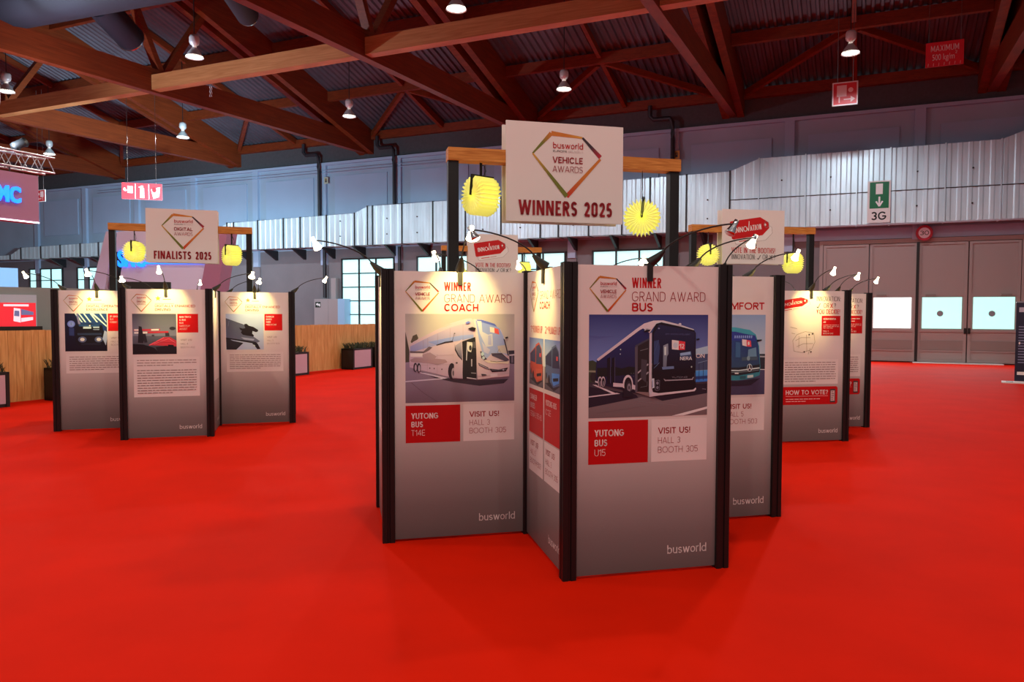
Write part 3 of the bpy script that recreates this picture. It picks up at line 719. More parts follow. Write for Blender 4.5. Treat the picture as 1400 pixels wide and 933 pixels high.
    p.g([(808, 564), (838, 600), (970, 592), (990, 556), (900, 574)], (34, 28, 31)); p.l([(830, 578), (975, 576)], .003, (150, 124, 118)); p.e(945, 578, 8, 8, (190, 170, 160))
    p.g([(704, 505), (714, 532), (762, 558), (812, 578), (800, 552)], (96, 74, 74)); p.l([(716, 520), (800, 566)], .003, (206, 180, 170))
    p.g([(734, 614), (742, 640), (788, 634), (780, 620)], (66, 50, 50)); p.l([(700, 640), (1000, 610)], .002, (176, 134, 124)); p.g([(820, 618), (822, 650), (890, 644), (888, 612)], (216, 176, 160))
    p.g([(944, 270), (985, 436), (998, 440), (958, 280)], (60, 48, 52)); p.g([(608, 172), (640, 188), (672, 192), (684, 166), (650, 155)], (28, 22, 24)); p.g([(958, 260), (970, 274), (992, 264), (984, 250)], (36, 28, 30))
    p.g([(580, 118), (600, 124), (640, 112), (612, 98)], (104, 106, 158)); p.l([(462, 296), (484, 216)], .002, (60, 46, 48)); p.e(485, 218, 8, 4, (50, 38, 40))

def draw_citybus(a):
    p = Px(a, 34, 26, 1024, 890, pc((206, 166, 156)))
    p.g([(34, 26), (34, 440), (1024, 440), (1024, 26)], (46, 44, 88), (104, 104, 146))
    p.g([(34, 200), (34, 216), (110, 226), (240, 208), (120, 206)], (74, 70, 112)); p.g([(34, 228), (60, 236), (110, 232), (34, 222)], (80, 76, 118))
    p.g([(34, 412), (34, 610), (98, 610), (98, 425), (66, 406)], (54, 52, 38)); p.e(70, 545, 24, 42, (44, 32, 34)); p.g([(34, 490), (34, 505), (90, 508), (90, 492)], (126, 110, 90))
    p.g([(34, 590), (34, 890), (1024, 890), (1024, 590)], (50, 36, 44), (112, 82, 80))
    p.g([(34, 800), (34, 890), (1024, 890), (1024, 702), (640, 758), (470, 722)], (112, 84, 84), (104, 74, 72))
    p.g([(34, 625), (34, 802), (440, 728), (420, 700)], (34, 24, 34)); p.g([(560, 722), (640, 760), (1024, 702), (1024, 618), (915, 620)], (34, 25, 34))
    p.g([(34, 706), (34, 716), (290, 690), (262, 682)], (190, 152, 152)); p.g([(64, 610), (232, 692), (256, 686), (92, 612)], (196, 158, 156)); p.l([(980, 664), (1012, 668)], .002, (150, 130, 140))
    p.g([(720, 890), (820, 890), (1024, 838), (1024, 818)], (206, 168, 160)); p.l([(440, 760), (760, 800)], .0015, (128, 98, 96)); p.l([(100, 850), (500, 800)], .0015, (96, 66, 66))
    # neighbour
    p.g([(908, 322), (908, 606), (1024, 600), (1024, 294)], (158, 160, 180), (120, 126, 150)); p.g([(912, 372), (912, 505), (1024, 500), (1024, 362)], (60, 62, 84)); p.g([(915, 508), (915, 606), (1024, 600), (1024, 502)], (70, 122, 184), (48, 92, 156)); p.g([(915, 556), (915, 582), (1024, 576), (1024, 550)], (34, 50, 92))
    for x in (950, 986): p.l([(x, 430), (x, 590)], .003, (36, 34, 48))
    p.t('ON', 922, 396, 34, (226, 226, 232), 996, .03); p.l([(940, 440), (1020, 420)], .003, (120, 124, 140))
    # side
    p.g([(96, 404), (90, 500), (92, 598), (412, 688), (532, 720), (548, 300), (530, 120), (440, 152)], (38, 36, 78), (26, 18, 22))
    p.g([(100, 470), (100, 545), (240, 540), (408, 530), (408, 468), (360, 462), (300, 478), (240, 462), (170, 470)], (24, 22, 22))
    p.g([(96, 404), (110, 412), (442, 158), (472, 142), (528, 182), (556, 138), (584, 102), (622, 92), (780, 128), (904, 162), (900, 150), (780, 110), (640, 75), (560, 76), (482, 100), (420, 144), (102, 392)], (206, 166, 162), (186, 146, 146))
    p.g([(526, 186), (524, 716), (532, 722), (562, 690), (548, 640), (546, 176)], (190, 152, 152))
    p.g([(428, 290), (428, 684), (526, 690), (526, 228)], (40, 30, 32), (32, 22, 22)); p.g([(406, 298), (412, 684), (430, 686), (430, 288)], (78, 62, 68)); p.g([(408, 285), (410, 300), (526, 238), (526, 222)], (60, 50, 60))
    p.g([(432, 510), (432, 524), (520, 450), (516, 438)], (158, 132, 132)); p.g([(432, 582), (432, 596), (522, 518), (518, 506)], (148, 122, 122)); p.g([(460, 400), (456, 560), (500, 600), (508, 410)], (62, 50, 54)); p.l([(450, 330), (515, 312)], .003, (110, 96, 96)); p.g([(414, 682), (530, 720), (528, 684), (440, 676)], (120, 84, 80)); p.l([(455, 640), (510, 630), (510, 590)], .002, (110, 90, 92))
    for x0, x1 in ((180, 208), (218, 243)): p.g([(x0, 392), (x0+2, 604), (x1, 606), (x1, 380)], (22, 16, 24)); p.l([(x1, 382), (x1, 600)], .0025, (78, 66, 90))
    p.e(288, 318, 4, 5, (190, 180, 190)); p.e(286, 356, 4, 5, (170, 160, 170))
    for x0, x1, y0, y1 in ((230, 322, 596, 636), (386, 411, 612, 660), (84, 112, 576, 598)): p.g([(x0, y0), (x0, y1-8), (x1, y1), (x1, y0+10)], (190, 150, 150))
    p.e(350, 612, 42, 80, (196, 156, 154)); p.e(352, 620, 32, 68, (26, 18, 22)); p.e(358, 640, 26, 56, (44, 34, 38)); p.e(360, 640, 15, 36, (120, 98, 102)); p.e(360, 640, 7, 16, (60, 46, 50)); p.g([(312, 640), (312, 720), (396, 720), (396, 690)], (30, 21, 29))
    for x in (122, 148): p.e(x, 585, 17, 44, (176, 138, 138)); p.e(x+1, 590, 12, 36, (28, 20, 24)); p.e(x+2, 600, 7, 22, (104, 84, 88))
    for x in (372, 392): p.l([(x, 520), (x+8, 520)], .003, (90, 74, 80)); p.l([(x, 545), (x+8, 545)], .003, (90, 74, 80))
    # front
    p.g([(548, 172), (548, 640), (562, 682), (602, 692), (900, 670), (918, 650), (915, 182), (900, 158), (780, 126), (622, 90), (578, 104)], (26, 20, 28), (20, 14, 18))
    p.g([(560, 190), (560, 500), (910, 500), (906, 174), (780, 142), (604, 110)], (34, 32, 56), (22, 17, 24))
    p.g([(562, 250), (562, 450), (600, 440), (612, 300), (600, 240)], (48, 54, 84)); p.g([(640, 288), (640, 472), (668, 470), (672, 380), (684, 360), (680, 270)], (128, 120, 126), (96, 90, 98)); p.g([(630, 470), (636, 492), (732, 486), (730, 464)], (92, 98, 124)); p.g([(648, 300), (650, 370), (664, 368), (664, 296)], (190, 176, 172))
    p.g([(712, 240), (712, 320), (770, 326), (770, 248)], (206, 190, 196)); p.g([(770, 248), (770, 326), (822, 326), (825, 256)], (206, 46, 52)); p.t('12', 780, 314, 40, (235, 215, 215), 816, .03); p.e(742, 286, 20, 24, (180, 166, 172))
    p.t('ZERO EMISSION INTELLIGENT', 655, 196, 12, (92, 84, 116), 866, .0, rot=-.02)
    p.g([(780, 352), (784, 412), (884, 410), (876, 340)], (52, 60, 84)); p.g([(782, 354), (784, 376), (872, 366), (870, 340)], (132, 140, 160)); p.t('NERA', 782, 414, 30, (206, 206, 214), 884, .03)
    p.t('YUTONG', 714, 565, 12, (130, 106, 110), 846, .02)
    p.g([(644, 568), (656, 590), (892, 584), (902, 560), (892, 560), (886, 574), (662, 580)], (146, 118, 120)); p.l([(560, 360), (600, 240)], .002, (70, 76, 110)); p.l([(562, 480), (608, 432)], .003, (90, 98, 120))
    p.g([(574, 584), (572, 664), (590, 674), (612, 664), (614, 584), (600, 576)], (84, 68, 74)); p.g([(578, 588), (577, 660), (592, 668), (608, 660), (609, 588)], (24, 17, 22)); p.e(593, 606, 10, 13, (120, 104, 112)); p.e(593, 644, 10, 13, (110, 94, 102))
    p.g([(546, 566), (550, 652), (568, 644), (566, 566)], (186, 166, 186)); p.l([(554, 580), (556, 640)], .003, (90, 90, 140))
    p.g([(528, 722), (602, 712), (908, 682), (922, 664), (918, 650), (898, 668), (602, 692), (548, 680)], (208, 168, 164), (180, 142, 142)); p.e(880, 472, 6, 8, (150, 140, 130)); p.e(908, 560, 5, 40, (60, 46, 52))
    p.g([(474, 162), (480, 174), (522, 168), (532, 150), (500, 144)], (22, 16, 20)); p.l([(480, 160), (500, 150), (528, 152)], .003, (190, 160, 160)); p.g([(916, 232), (920, 246), (946, 240), (944, 228)], (24, 18, 24)); p.e(777, 106, 12, 10, (196, 166, 166)); p.e(600, 142, 8, 6, (120, 110, 130))

def draw_comfort(a):
    p = Px(a, -345, 122, 229, 648, pc((200, 158, 150)))
    p.g([(-345, 122), (-345, 470), (229, 470), (229, 122)], (120, 122, 146), (178, 160, 160))
    p.g([(-345, 470), (-345, 648), (229, 648), (229, 470)], (66, 54, 74), (58, 46, 66))
    p.g([(188, 380), (188, 480), (229, 482), (229, 380)], (40, 36, 42)); p.g([(196, 392), (196, 402), (229, 404), (229, 394)], (150, 130, 130)); p.l([(192, 482), (229, 484)], .006, (190, 168, 168))
    p.g([(-330, 300), (-330, 480), (-250, 500), (-240, 260)], (40, 84, 92)); p.g([(-322, 310), (-322, 400), (-255, 400), (-248, 290)], (34, 40, 62))
    p.g([(-250, 225), (-255, 520), (-120, 548), (60, 552), (150, 540), (196, 520), (200, 470), (190, 330), (168, 252), (130, 222), (35, 204), (-150, 204)], (58, 122, 132), (44, 100, 108))
    p.g([(-236, 240), (-240, 440), (-100, 470), (60, 470), (196, 452), (186, 330), (164, 258), (36, 236), (-140, 232)], (34, 46, 92), (40, 54, 74)); p.g([(-225, 236), (-225, 285), (35, 290), (170, 294), (160, 262), (36, 232), (-120, 230)], (40, 44, 104))
    [p.l([(32+13*k, 266), (40+13*k, 267)], .022, (120, 124, 176)) for k in range(9)]
    p.g([(80, 282), (82, 322), (110, 330), (108, 286)], (216, 190, 190)); p.g([(108, 286), (110, 330), (140, 332), (136, 292)], (206, 58, 66)); p.e(122, 310, 6, 12, (230, 200, 200))
    p.g([(120, 350), (116, 420), (176, 416), (170, 336)], (92, 108, 124)); p.g([(40, 300), (40, 400), (70, 402), (70, 305)], (52, 74, 104)); p.g([(80, 400), (80, 424), (180, 420), (180, 396)], (60, 66, 76)); p.e(122, 408, 10, 16, (110, 116, 122))
    p.g([(-240, 448), (-230, 500), (60, 520), (194, 498), (196, 448), (60, 468), (-100, 466)], (30, 30, 34)); p.l([(-230, 476), (60, 488), (194, 472)], .010, (176, 164, 164)); p.l([(-230, 490), (60, 500), (190, 486)], .004, (120, 112, 112))
    p.e(130, 470, 17, 26, (170, 160, 164)); p.e(130, 470, 14, 22, (30, 28, 32)); p.l([(130, 448), (130, 470)], .007, (200, 190, 194)); p.l([(130, 470), (118, 486)], .007, (200, 190, 194)); p.l([(130, 470), (142, 484)], .007, (200, 190, 194))
    p.g([(116, 520), (116, 538), (154, 534), (154, 516)], (176, 168, 186)); p.g([(70, 524), (70, 542), (106, 540), (106, 522)], (40, 70, 76)); p.l([(36, 505), (60, 506)], .01, (200, 190, 190))
    p.g([(172, 286), (176, 300), (206, 292), (204, 284)], (24, 24, 28)); p.g([(-250, 548), (-100, 590), (140, 584), (200, 540), (60, 556)], (34, 26, 38))

def draw_small_bus(a, body, glass, lower):
    c = pc((225, 190, 180))
    p = Px(a, 0, 0, 100, 100, c)
    p.g([(0, 0), (0, 55), (100, 55), (100, 0)], (110, 120, 170), (200, 190, 200)); p.g([(0, 55), (0, 100), (100, 100), (100, 55)], (130, 110, 112), (96, 80, 84))
    p.g([(5, 88), (60, 98), (95, 86), (60, 80)], (50, 42, 46)); p.g([(6, 34), (8, 70), (44, 86), (50, 84), (48, 16)], body); p.g([(8, 34), (9, 50), (46, 52), (46, 20)], glass)
    p.g([(46, 14), (44, 86), (56, 92), (92, 84), (96, 56), (88, 20), (70, 8)], body); p.g([(50, 18), (50, 54), (92, 52), (86, 22), (70, 12)], glass); p.g([(47, 64), (48, 80), (58, 88), (90, 80), (93, 62)], lower); p.g([(54, 74), (56, 80), (86, 76), (86, 70)], (40, 34, 38))
    p.e(30, 78, 5, 9, (36, 30, 32)); p.e(14, 72, 3, 7, (36, 30, 32)); p.g([(74, 30), (74, 38), (84, 38), (84, 30)], (220, 70, 70))

def draw_frontview(a):   # dark vehicle front under light streaks
    p = Px(a, 0, 0, 240, 224, pc((222, 196, 170)))
    p.g([(0, 0), (0, 224), (240, 224), (240, 0)], (20, 26, 46), (14, 14, 26)); p.g([(56, 0), (84, 66), (240, 110), (240, 0)], (28, 62, 104), (24, 44, 80))
    for x in (56, 76, 104, 142, 196): p.g([(x, 0), (x+38, 52), (x+47, 52), (x+10, 0)], (196, 224, 236)); 
    p.g([(150, 0), (238, 80), (240, 72), (164, 0)], (196, 226, 240)); p.g([(66, 0), (76, 62), (90, 66), (74, 0)], (120, 110, 130))
    p.e(36, 62, 22, 20, (112, 124, 176)); p.e(36, 62, 15, 13, (136, 150, 200)); p.l([(36, 52), (36, 70)], .004, (60, 70, 110)); p.g([(24, 84), (24, 130), (52, 132), (52, 86)], (44, 56, 92))
    p.g([(62, 66), (58, 170), (80, 190), (210, 190), (226, 160), (214, 70), (140, 60)], (16, 18, 24)); p.g([(78, 64), (80, 76), (200, 80), (196, 66)], (36, 66, 96)); p.g([(104, 78), (104, 90), (150, 90), (150, 78)], (180, 190, 200)); p.g([(160, 78), (162, 86), (196, 86), (196, 78)], (170, 180, 190)); p.g([(160, 92), (162, 98), (196, 98), (196, 92)], (120, 130, 140))
    p.g([(70, 116), (72, 128), (208, 128), (208, 116)], (40, 52, 70)); p.e(142, 72, 4, 4, (230, 230, 230))
    for x in (98, 192): p.e(x, 154, 24, 18, (84, 90, 110)); p.e(x, 154, 13, 10, (220, 222, 230))
    p.g([(90, 176), (92, 186), (204, 186), (204, 176)], (30, 32, 44)); p.g([(226, 100), (214, 150), (232, 190), (240, 150), (240, 110)], (170, 176, 196))

def draw_road(a):        # dark road view with a red braking zone
    p = Px(a, 0, 0, 250, 238, pc((222, 196, 170)))
    p.g([(0, 0), (0, 130), (250, 130), (250, 0)], (78, 74, 76), (128, 122, 122)); p.g([(0, 130), (0, 238), (250, 238), (250, 130)], (96, 92, 92), (44, 40, 42))
    p.g([(90, 184), (250, 192), (250, 160), (214, 138), (176, 138)], (196, 50, 56)); p.g([(90, 184), (98, 186), (180, 142), (176, 138)], (240, 80, 84)); p.l([(120, 178), (206, 146), (250, 176)], .004, (255, 120, 120)); p.l([(110, 164), (250, 172)], .003, (90, 20, 26))
    p.g([(8, 90), (8, 102), (156, 100), (156, 88)], (190, 60, 66)); p.g([(10, 90), (10, 100), (34, 100), (34, 90)], (230, 222, 222)); p.g([(106, 90), (106, 99), (150, 98), (150, 89)], (226, 218, 218)); p.g([(10, 106), (10, 117), (84, 116), (84, 105)], (230, 222, 222)); p.g([(86, 104), (86, 115), (204, 112), (204, 102)], (196, 48, 54))
    p.g([(36, 72), (30, 170), (60, 172), (66, 150), (52, 76)], (34, 30, 32)); p.g([(60, 118), (66, 170), (84, 168), (74, 116)], (40, 36, 38)); p.g([(0, 176), (0, 238), (160, 238), (120, 200), (60, 180)], (22, 20, 22)); p.g([(130, 196), (150, 238), (250, 238), (250, 196), (190, 188)], (30, 27, 29)); p.e(228, 86, 18, 10, (48, 44, 46)); p.g([(186, 112), (186, 132), (210, 132), (208, 112)], (56, 50, 52)); p.e(116, 128, 8, 6, (70, 64, 64)); p.g([(200, 182), (202, 196), (236, 198), (232, 184)], (24, 20, 22))

def draw_mirror(a):      # camera mirror arm on a dark cab roof
    p = Px(a, 375, 440, 845, 908, pc((222, 190, 165)))
    p.g([(375, 440), (375, 908), (845, 908), (845, 440)], (168, 164, 176), (176, 172, 182))
    p.g([(375, 496), (378, 752), (740, 830), (800, 800), (720, 740), (600, 580)], (78, 74, 84), (96, 92, 104)); p.l([(405, 600), (415, 530)], .003, (140, 136, 144)); p.g([(560, 744), (600, 775), (716, 790), (730, 770)], (150, 144, 152))
    p.g([(375, 750), (380, 905), (500, 908), (590, 820), (460, 790)], (46, 42, 44), (36, 32, 34)); p.g([(376, 748), (376, 764), (740, 832), (745, 808)], (26, 23, 26)); p.g([(738, 806), (700, 830), (722, 850), (765, 905), (802, 900), (768, 830)], (28, 24, 26)); p.g([(720, 842), (712, 850), (730, 870), (740, 858)], (206, 200, 206))
    p.g([(540, 618), (556, 652), (574, 658), (560, 684), (586, 714), (640, 726), (716, 738), (724, 722), (702, 700), (706, 664), (750, 680), (776, 668), (774, 648), (720, 612), (660, 594), (634, 570), (606, 572), (604, 596), (616, 626), (584, 632)], (24, 18, 22))

def para(a, u0, v0, u1, v1, n, col=GREYTX, last=.6, gaps=()):
    rnd = random.Random(int(u0*1000+v0*7777+n))
    for i in range(n):
        if i in gaps: continue
        v = v0+(v1-v0)*(i+.5)/n; h = (v1-v0)/n*.28; u = u0; end = u0+(u1-u0)*(last if (i == n-1 or i+1 in gaps) else 1)
        a.k += 1
        while u < end-.01:
            w = min(rnd.uniform(.02, .085), end-u); a.poly([(u, v-h/2), (u, v+h/2), (u+w, v+h/2), (u+w, v-h/2)], col, None, False); u += w+.010

def winner_panel(o, title, photo, box, addr, sub='GRAND AWARD'):
    wordmark(o)
    a = face_art(); emblem(a, .085, .038, .335, .148, 'VEHICLE', .008); a.build('emblem', o)
    a = face_art(); a.text('WINNER', .378, .072, .033, INKRED, .583, .022)
    a.text(sub, .378, .115, .031, INKDK, .905, -.016); a.text(title[0], .378, .148, .028, INKRED, title[1], .035); a.build('title_lettering', o)
    a = pic_art(.082, .158, .928, .490); photo(a); a.build('bus_photo', o)
    a = face_art(); a.rect(.082, .500, .500, .640, BOXRED)
    for i, (t, b_) in enumerate(box): a.text(t, .125, .550+.0315*i, .0215, WHITE, None, b_)
    a.build('name_box', o)
    a = face_art(); a.rect(.524, .500, .928, .640, (.80, .79, .79)); a.text('VISIT US!', .572, .548, .0205, INKDK, .805, .03); a.text(addr[0], .572, .580, .0205, INKDK, None, -.012); a.text(addr[1], .572, .611, .0205, INKDK, .862, -.012); a.build('address_box', o)
def runner_panel(o):
    wordmark(o)
    a = face_art(); emblem(a, .085, .038, .335, .148, 'VEHICLE', .008); a.build('emblem', o)
    a = face_art(); a.text('GRAND AWARD', .378, .105, .029, INKDK, .93, -.016); a.text('COACH', .378, .140, .027, INKRED, .66, .035); a.text('1', .11, .225, .025, INKRED, .14, .0); a.text('st', .15, .212, .012, INKRED, .19, 0, ref='t'); a.text('RUNNER UP', .2, .225, .025, INKRED, .46, .0); a.text('2', .535, .225, .025, INKRED, .58, .0); a.text('nd', .59, .212, .012, INKRED, .63, 0, ref='d'); a.text('RUNNER UP', .64, .225, .025, INKRED, .93, .0); a.build('title_lettering', o)
    a = pic_art(.07, .245, .49, .42); draw_small_bus(a, (196, 70, 50), (60, 60, 84), (206, 84, 60)); a.build('bus_photo', o, label='print of an orange coach')
    a = pic_art(.52, .245, .94, .42); draw_small_bus(a, (84, 92, 120), (40, 44, 70), (84, 130, 196)); a.build('bus_photo', o, label='print of a blue coach')
    for u, t in ((.07, ('DAIMLER', 'BUSES', 'SETRA S 515 HD')), (.52, ('YUTONG BUS', 'IC12E', ''))):
        a = face_art(); a.rect(u, .435, u+.42, .60, BOXRED)
        for i, x in enumerate(t):
            if x: a.text(x, u+.04, .475+.032*i, .020, WHITE, min(u+.38, u+.04+.028*len(x)), .02 if (i == 0 or x == 'BUSES') else -.01)
        a.build('name_box', o)
    for u, t in ((.07, ('HALL 5', 'BOOTH 503')), (.52, ('HALL 3', 'BOOTH 305'))):
        a = face_art(); a.rect(u, .605, u+.42, .745, (.80, .79, .79)); a.text('VISIT US!', u+.04, .648, .02, INKDK, u+.28, .02); a.text(t[0], u+.04, .682, .02, INKDK, u+.2, -.01); a.text(t[1], u+.04, .716, .02, INKDK, u+.36, -.01); a.build('address_box', o)
def comfort_panel(o):
    wordmark(o)
    a = face_art(); emblem(a, .085, .038, .335, .148, 'VEHICLE', .008); a.build('emblem', o)
    a = face_art(); a.text('COMFORT', .45, .137, .030, INKRED, .915, .035); a.build('title_lettering', o)
    a = pic_art(.082, .158, .928, .490); draw_comfort(a); a.build('bus_photo', o)
    a = face_art(); a.rect(.082, .500, .500, .640, BOXRED); a.build('name_box', o)
    a = face_art(); a.rect(.524, .500, .928, .640, (.80, .79, .79)); a.text('VISIT US!', .572, .548, .0205, INKDK, .805, .03); a.text('HALL 5', .572, .580, .0205, INKDK, None, -.012); a.text('BOOTH 503', .572, .611, .0205, INKDK, .862, -.012); a.build('address_box', o)
def star(a, u, v, r, col):
    a.poly([(u+(r if k % 2 == 0 else r*.45)*math.sin(k*math.pi/5), v-(r if k % 2 == 0 else r*.45)*math.cos(k*math.pi/5)*.49) for k in range(10)], col)
def digital_panel(o, title, photo, box, addr, pbot, gaps, n, st):
    wordmark(o)
    a = face_art(); emblem(a, .065, .035, .315, .150, 'DIGITAL', .006); a.build('emblem', o)
    a = face_art(); star(a, .40, .062, .038, st); a.rect(.46, .066, .56, .070, st); a.rect(.36, .094, .60, .098, lin((200, 185, 170)))
    a.text(title[0], .36, .120, .017, INKRED, .36+.0283*len(title[0]), .02); a.text(title[1], .36, .145, .017, INKRED, .36+.0283*len(title[1]), .02); a.build('title_lettering', o)
    a = pic_art(.075, .165, .625, .437); photo(a); a.build('photo', o)
    a = face_art(); a.rect(.640, .165, .905, .292, lin((214, 12, 16)))
    for i, (t, b_) in enumerate(box): a.text(t, .665, .192+.0205*i, .0125, WHITE, min(.89, .665+.0165*len(t)), b_)
    a.build('name_box', o)
    a = face_art(); a.text('VISIT US!', .675, .348, .012, GREYTX, .82, .01); a.text(addr[0], .675, .374, .012, GREYTX, .77, -.01); a.text(addr[1], .675, .398, .012, GREYTX, .86, -.01); a.build('address_lettering', o)
    a = face_art(); a.rect(.082, .456, .915, pbot, (.78, .77, .77)); para(a, .125, .470, .875, pbot-.018, n, gaps=gaps); a.build('text_box', o)
def tag_art(a, u0, v0, w, h, rot=R(9)):
    """red luggage tag with a white twin behind it; w and h in metres"""
    ca, sa = math.cos(rot), math.sin(rot)
    def T(x, y): X, Y = x*w, y*h; return (u0+(X*ca-Y*sa)/a.w, v0-(X*sa+Y*ca)/a.h)
    shp = [(.03, 0), (0, .06), (0, .94), (.03, 1), (.80, 1), (1, .66), (1, .34), (.80, 0)]
    a.poly([T(x+.07, y-.30) for x, y in shp], lin((150, 135, 135))); a.poly([T(x*.985+.077, y*.97-.285) for x, y in shp], (.83, .82, .81)); a.line([T(.17, -.16), T(.44, -.16)], .012*w/.6, INKRED); a.line([T(.46, -.16), T(.66, -.16)], .012*w/.6, lin((190, 150, 150)))
    a.poly([T(x, y) for x, y in shp], lin((196, 16, 20)))
    a.text('INNO', *T(.10, .33), h/a.h*.30, WHITE, T(.43, .33)[0], .02, rot=rot); a.text('ATION', *T(.50, .33), h/a.h*.30, WHITE, T(.80, .33)[0], .02, rot=rot)
    a.line([T(.42, .55), T(.455, .34), T(.50, .86)], .012*w/.6, WHITE)
    a.ell(*T(.90, .55), .03*w/a.w, .03*w/a.h, WHITE, 12); rr = [T(.94+.06*math.cos(k*math.pi/8), .55+.17*math.sin(k*math.pi/8)) for k in range(17)]; a.line(rr, .006*w/.6, lin((130, 118, 120)))
def check(a, u, v, s_, col): a.line([(u, v-.3*s_), (u+.25*s_*a.h/a.w, v), (u+.8*s_*a.h/a.w, v-s_)], .16*s_*a.h, col)
def cross(a, u, v, s_, col): k = .6*s_*a.h/a.w; a.line([(u, v), (u+k, v-s_)], .17*s_*a.h, col); a.line([(u, v-s_*.9), (u+k, v)], .14*s_*a.h, col)
def innovation_panel(o, name, sketch=True):
    wordmark(o)
    a = face_art(); tag_art(a, .03, .128, .42, .115); a.build('tag_emblem', o)
    a = face_art(); a.text('INNOVATION:', .585, .068, .032, INKBLK, .945, -.005); check(a, .59, .113, .030, INKBLK); a.text('OR', .69, .112, .030, INKBLK, .77, -.005); cross(a, .79, .112, .030, INKRED); a.text('?', .845, .112, .030, INKBLK); a.text('YOU DECIDE!', .585, .152, .030, INKRED, .935, .01); a.build('title_lettering', o)
    a = face_art(); a.rect(.665, .165, .945, .298, BOXRED)
    for i, t in enumerate(name): a.text(t, .69, .192+.021*i, .0125, WHITE, .69+.019*len(t), .03)
    if not name: para(a, .69, .178, .90, .215, 2, WHITE)
    para(a, .69, .222, .925, .252, 3, PINKW); a.text('HALL 5', .69, .272, .010, WHITE, .77, .01); a.text('BOOTH 502', .69, .288, .010, WHITE, .84, .01); a.build('name_box', o)
    a = face_art(); a.rect(.18, .165, .63, .44, (.80, .79, .76)); c = lin((120, 112, 84))
    for L in ([(.24, .33), (.30, .29), (.42, .27), (.55, .28), (.57, .34), (.52, .39), (.38, .41), (.26, .40), (.24, .33)], [(.28, .33), (.36, .31), (.50, .31)], [(.30, .37), (.40, .35), (.54, .35)], [(.33, .30), (.33, .38)], [(.44, .29), (.45, .40)], [(.20, .24), (.30, .25)], [(.22, .28), (.27, .285)], [(.50, .38), (.47, .42)]): a.line(L, .004, c)
    for u, v in ((.47, .285), (.52, .28), (.50, .40), (.40, .40)): a.rect(u, v, u+.02, v+.01, INKBLK)
    a.build('floor_plan_sketch', o)
    a = face_art(); a.rect(.09, .455, .925, .62, (.79, .78, .77)); para(a, .13, .468, .89, .608, 9); a.build('text_box', o)
    a = face_art(); r = .02; a.poly([(.09+r, .637), (.09, .647), (.09, .747), (.09+r, .757), (.925-r, .757), (.925, .747), (.925, .647), (.925-r, .637)], BOXRED)
    a.text('HOW TO VOTE?', .15, .69, .030, WHITE, .78, .03); a.line([(.15, .70), (.78, .70)], .004, PINKW); para(a, .15, .712, .66, .742, 2, PINKW)
    a.rect(.81, .655, .89, .745, INKBLK); a.rect(.82, .665, .88, .735, lin((205, 190, 190))); para(a, .83, .668, .87, .73, 5, INKBLK); a.build('voting_box', o)
def plain_panel(o): wordmark(o); a = face_art(); emblem(a, .085, .038, .335, .148, 'VEHICLE', .008); a.build('emblem', o); a = face_art(); a.rect(.10, .46, .90, .64, (.78, .77, .77)); a.build('text_box', o)

NODES = [(-1, 0), (0, 0), (0, 1), (1, 1), (1, 0), (2, 0), (2, -1), (1, -1), (1, -2), (0, -2), (0, -1), (-1, -1)]
def loc(i, j): return Vector(((i-.5)*U, -(j+.5)*U, 0))

# clip-on arm lamps
def lamp_parts():
    cl = MB(); cl.box(-.018, .018, -.036, -.024, -.10, .012); cl.box(-.018, .018, .024, .036, -.07, .012); cl.box(-.018, .018, -.036, .036, .0025, .016)
    ab = MB(); ab.tube([(0, -.005, .014), (0, -.06, .055), (0, -.10, .095)], [.036, .026, .011], 10)
    pts = [(0, -.09+0, .088)]+[(0, -.09-.44*math.sin(t*math.pi/2)*(.25+.75*t), .088+.165*math.sin(t*math.pi/2*1.04)) for t in [k/10 for k in range(1, 11)]]
    ar = MB(); ar.tube(pts, .0055, 7)
    e = Vector(pts[-1]); d = Vector((0, .48, -.88)); Mx = Matrix.Translation(e) @ d.to_track_quat('Z', 'Y').to_matrix().to_4x4()
    hd = MB(); hd.lathe([(.002, -.03), (.015, -.028), (.016, .010), (.020, .018), (.029, .05), (.035, .066), (.032, .064), (.024, .046), (.012, .03)], 16, Mx)
    bl = MB(); bl.lathe([(.0005, .060), (.024, .060), (.0325, .064), (.030, .072), (.016, .080), (.0005, .082)], 16, Mx)
    return [('clamp', cl.mesh('clamp', m_plastic)), ('arm_base', ab.mesh('arm_base', m_plastic)), ('arm', ar.mesh('arm', m_plastic)), ('lamp_head', hd.mesh('lamp_head', m_glow))], hd.mesh('lamp_head', m_steel), bl.mesh('bulb', m_bulb), bl.mesh('bulb', m_lens), e, d
LP, HEAD_CH, BULB, BULB_OFF, L_END, L_DIR = lamp_parts()
spot = bpy.data.lights.new('clip_lamp_light', 'SPOT'); spot.energy = CLIP_W*4*math.pi; spot.spot_size = R(64); spot.spot_blend = .9; spot.shadow_soft_size = .025; spot.color = (1, .74, .24)
def clip_lamp(pos, rz, label, group, lit=True, turn=0.0, chrome=False):
    root = empty('clip_lamp', pos, rz, label=label, cat='lamp', group=group)
    for nm, me in LP:
        if nm == 'lamp_head' and (chrome or not lit): me = HEAD_CH
        o = link(bpy.data.objects.new(nm, me), root)
        if turn and nm != 'clamp': o.rotation_euler = (0, 0, turn)
        if nm == 'lamp_head': head = o
    link(bpy.data.objects.new('bulb', BULB if lit else BULB_OFF), head)
    if lit:
        lo = link(bpy.data.objects.new('clip_lamp_light', spot), root)
        Mt = Matrix.Rotation(turn, 4, 'Z') @ (Matrix.Translation(L_END+L_DIR.normalized()*.10) @ (Vector((0, .53, -.42))).to_track_quat('-Z', 'Y').to_matrix().to_4x4())
        lo.matrix_local = Mt
    return root

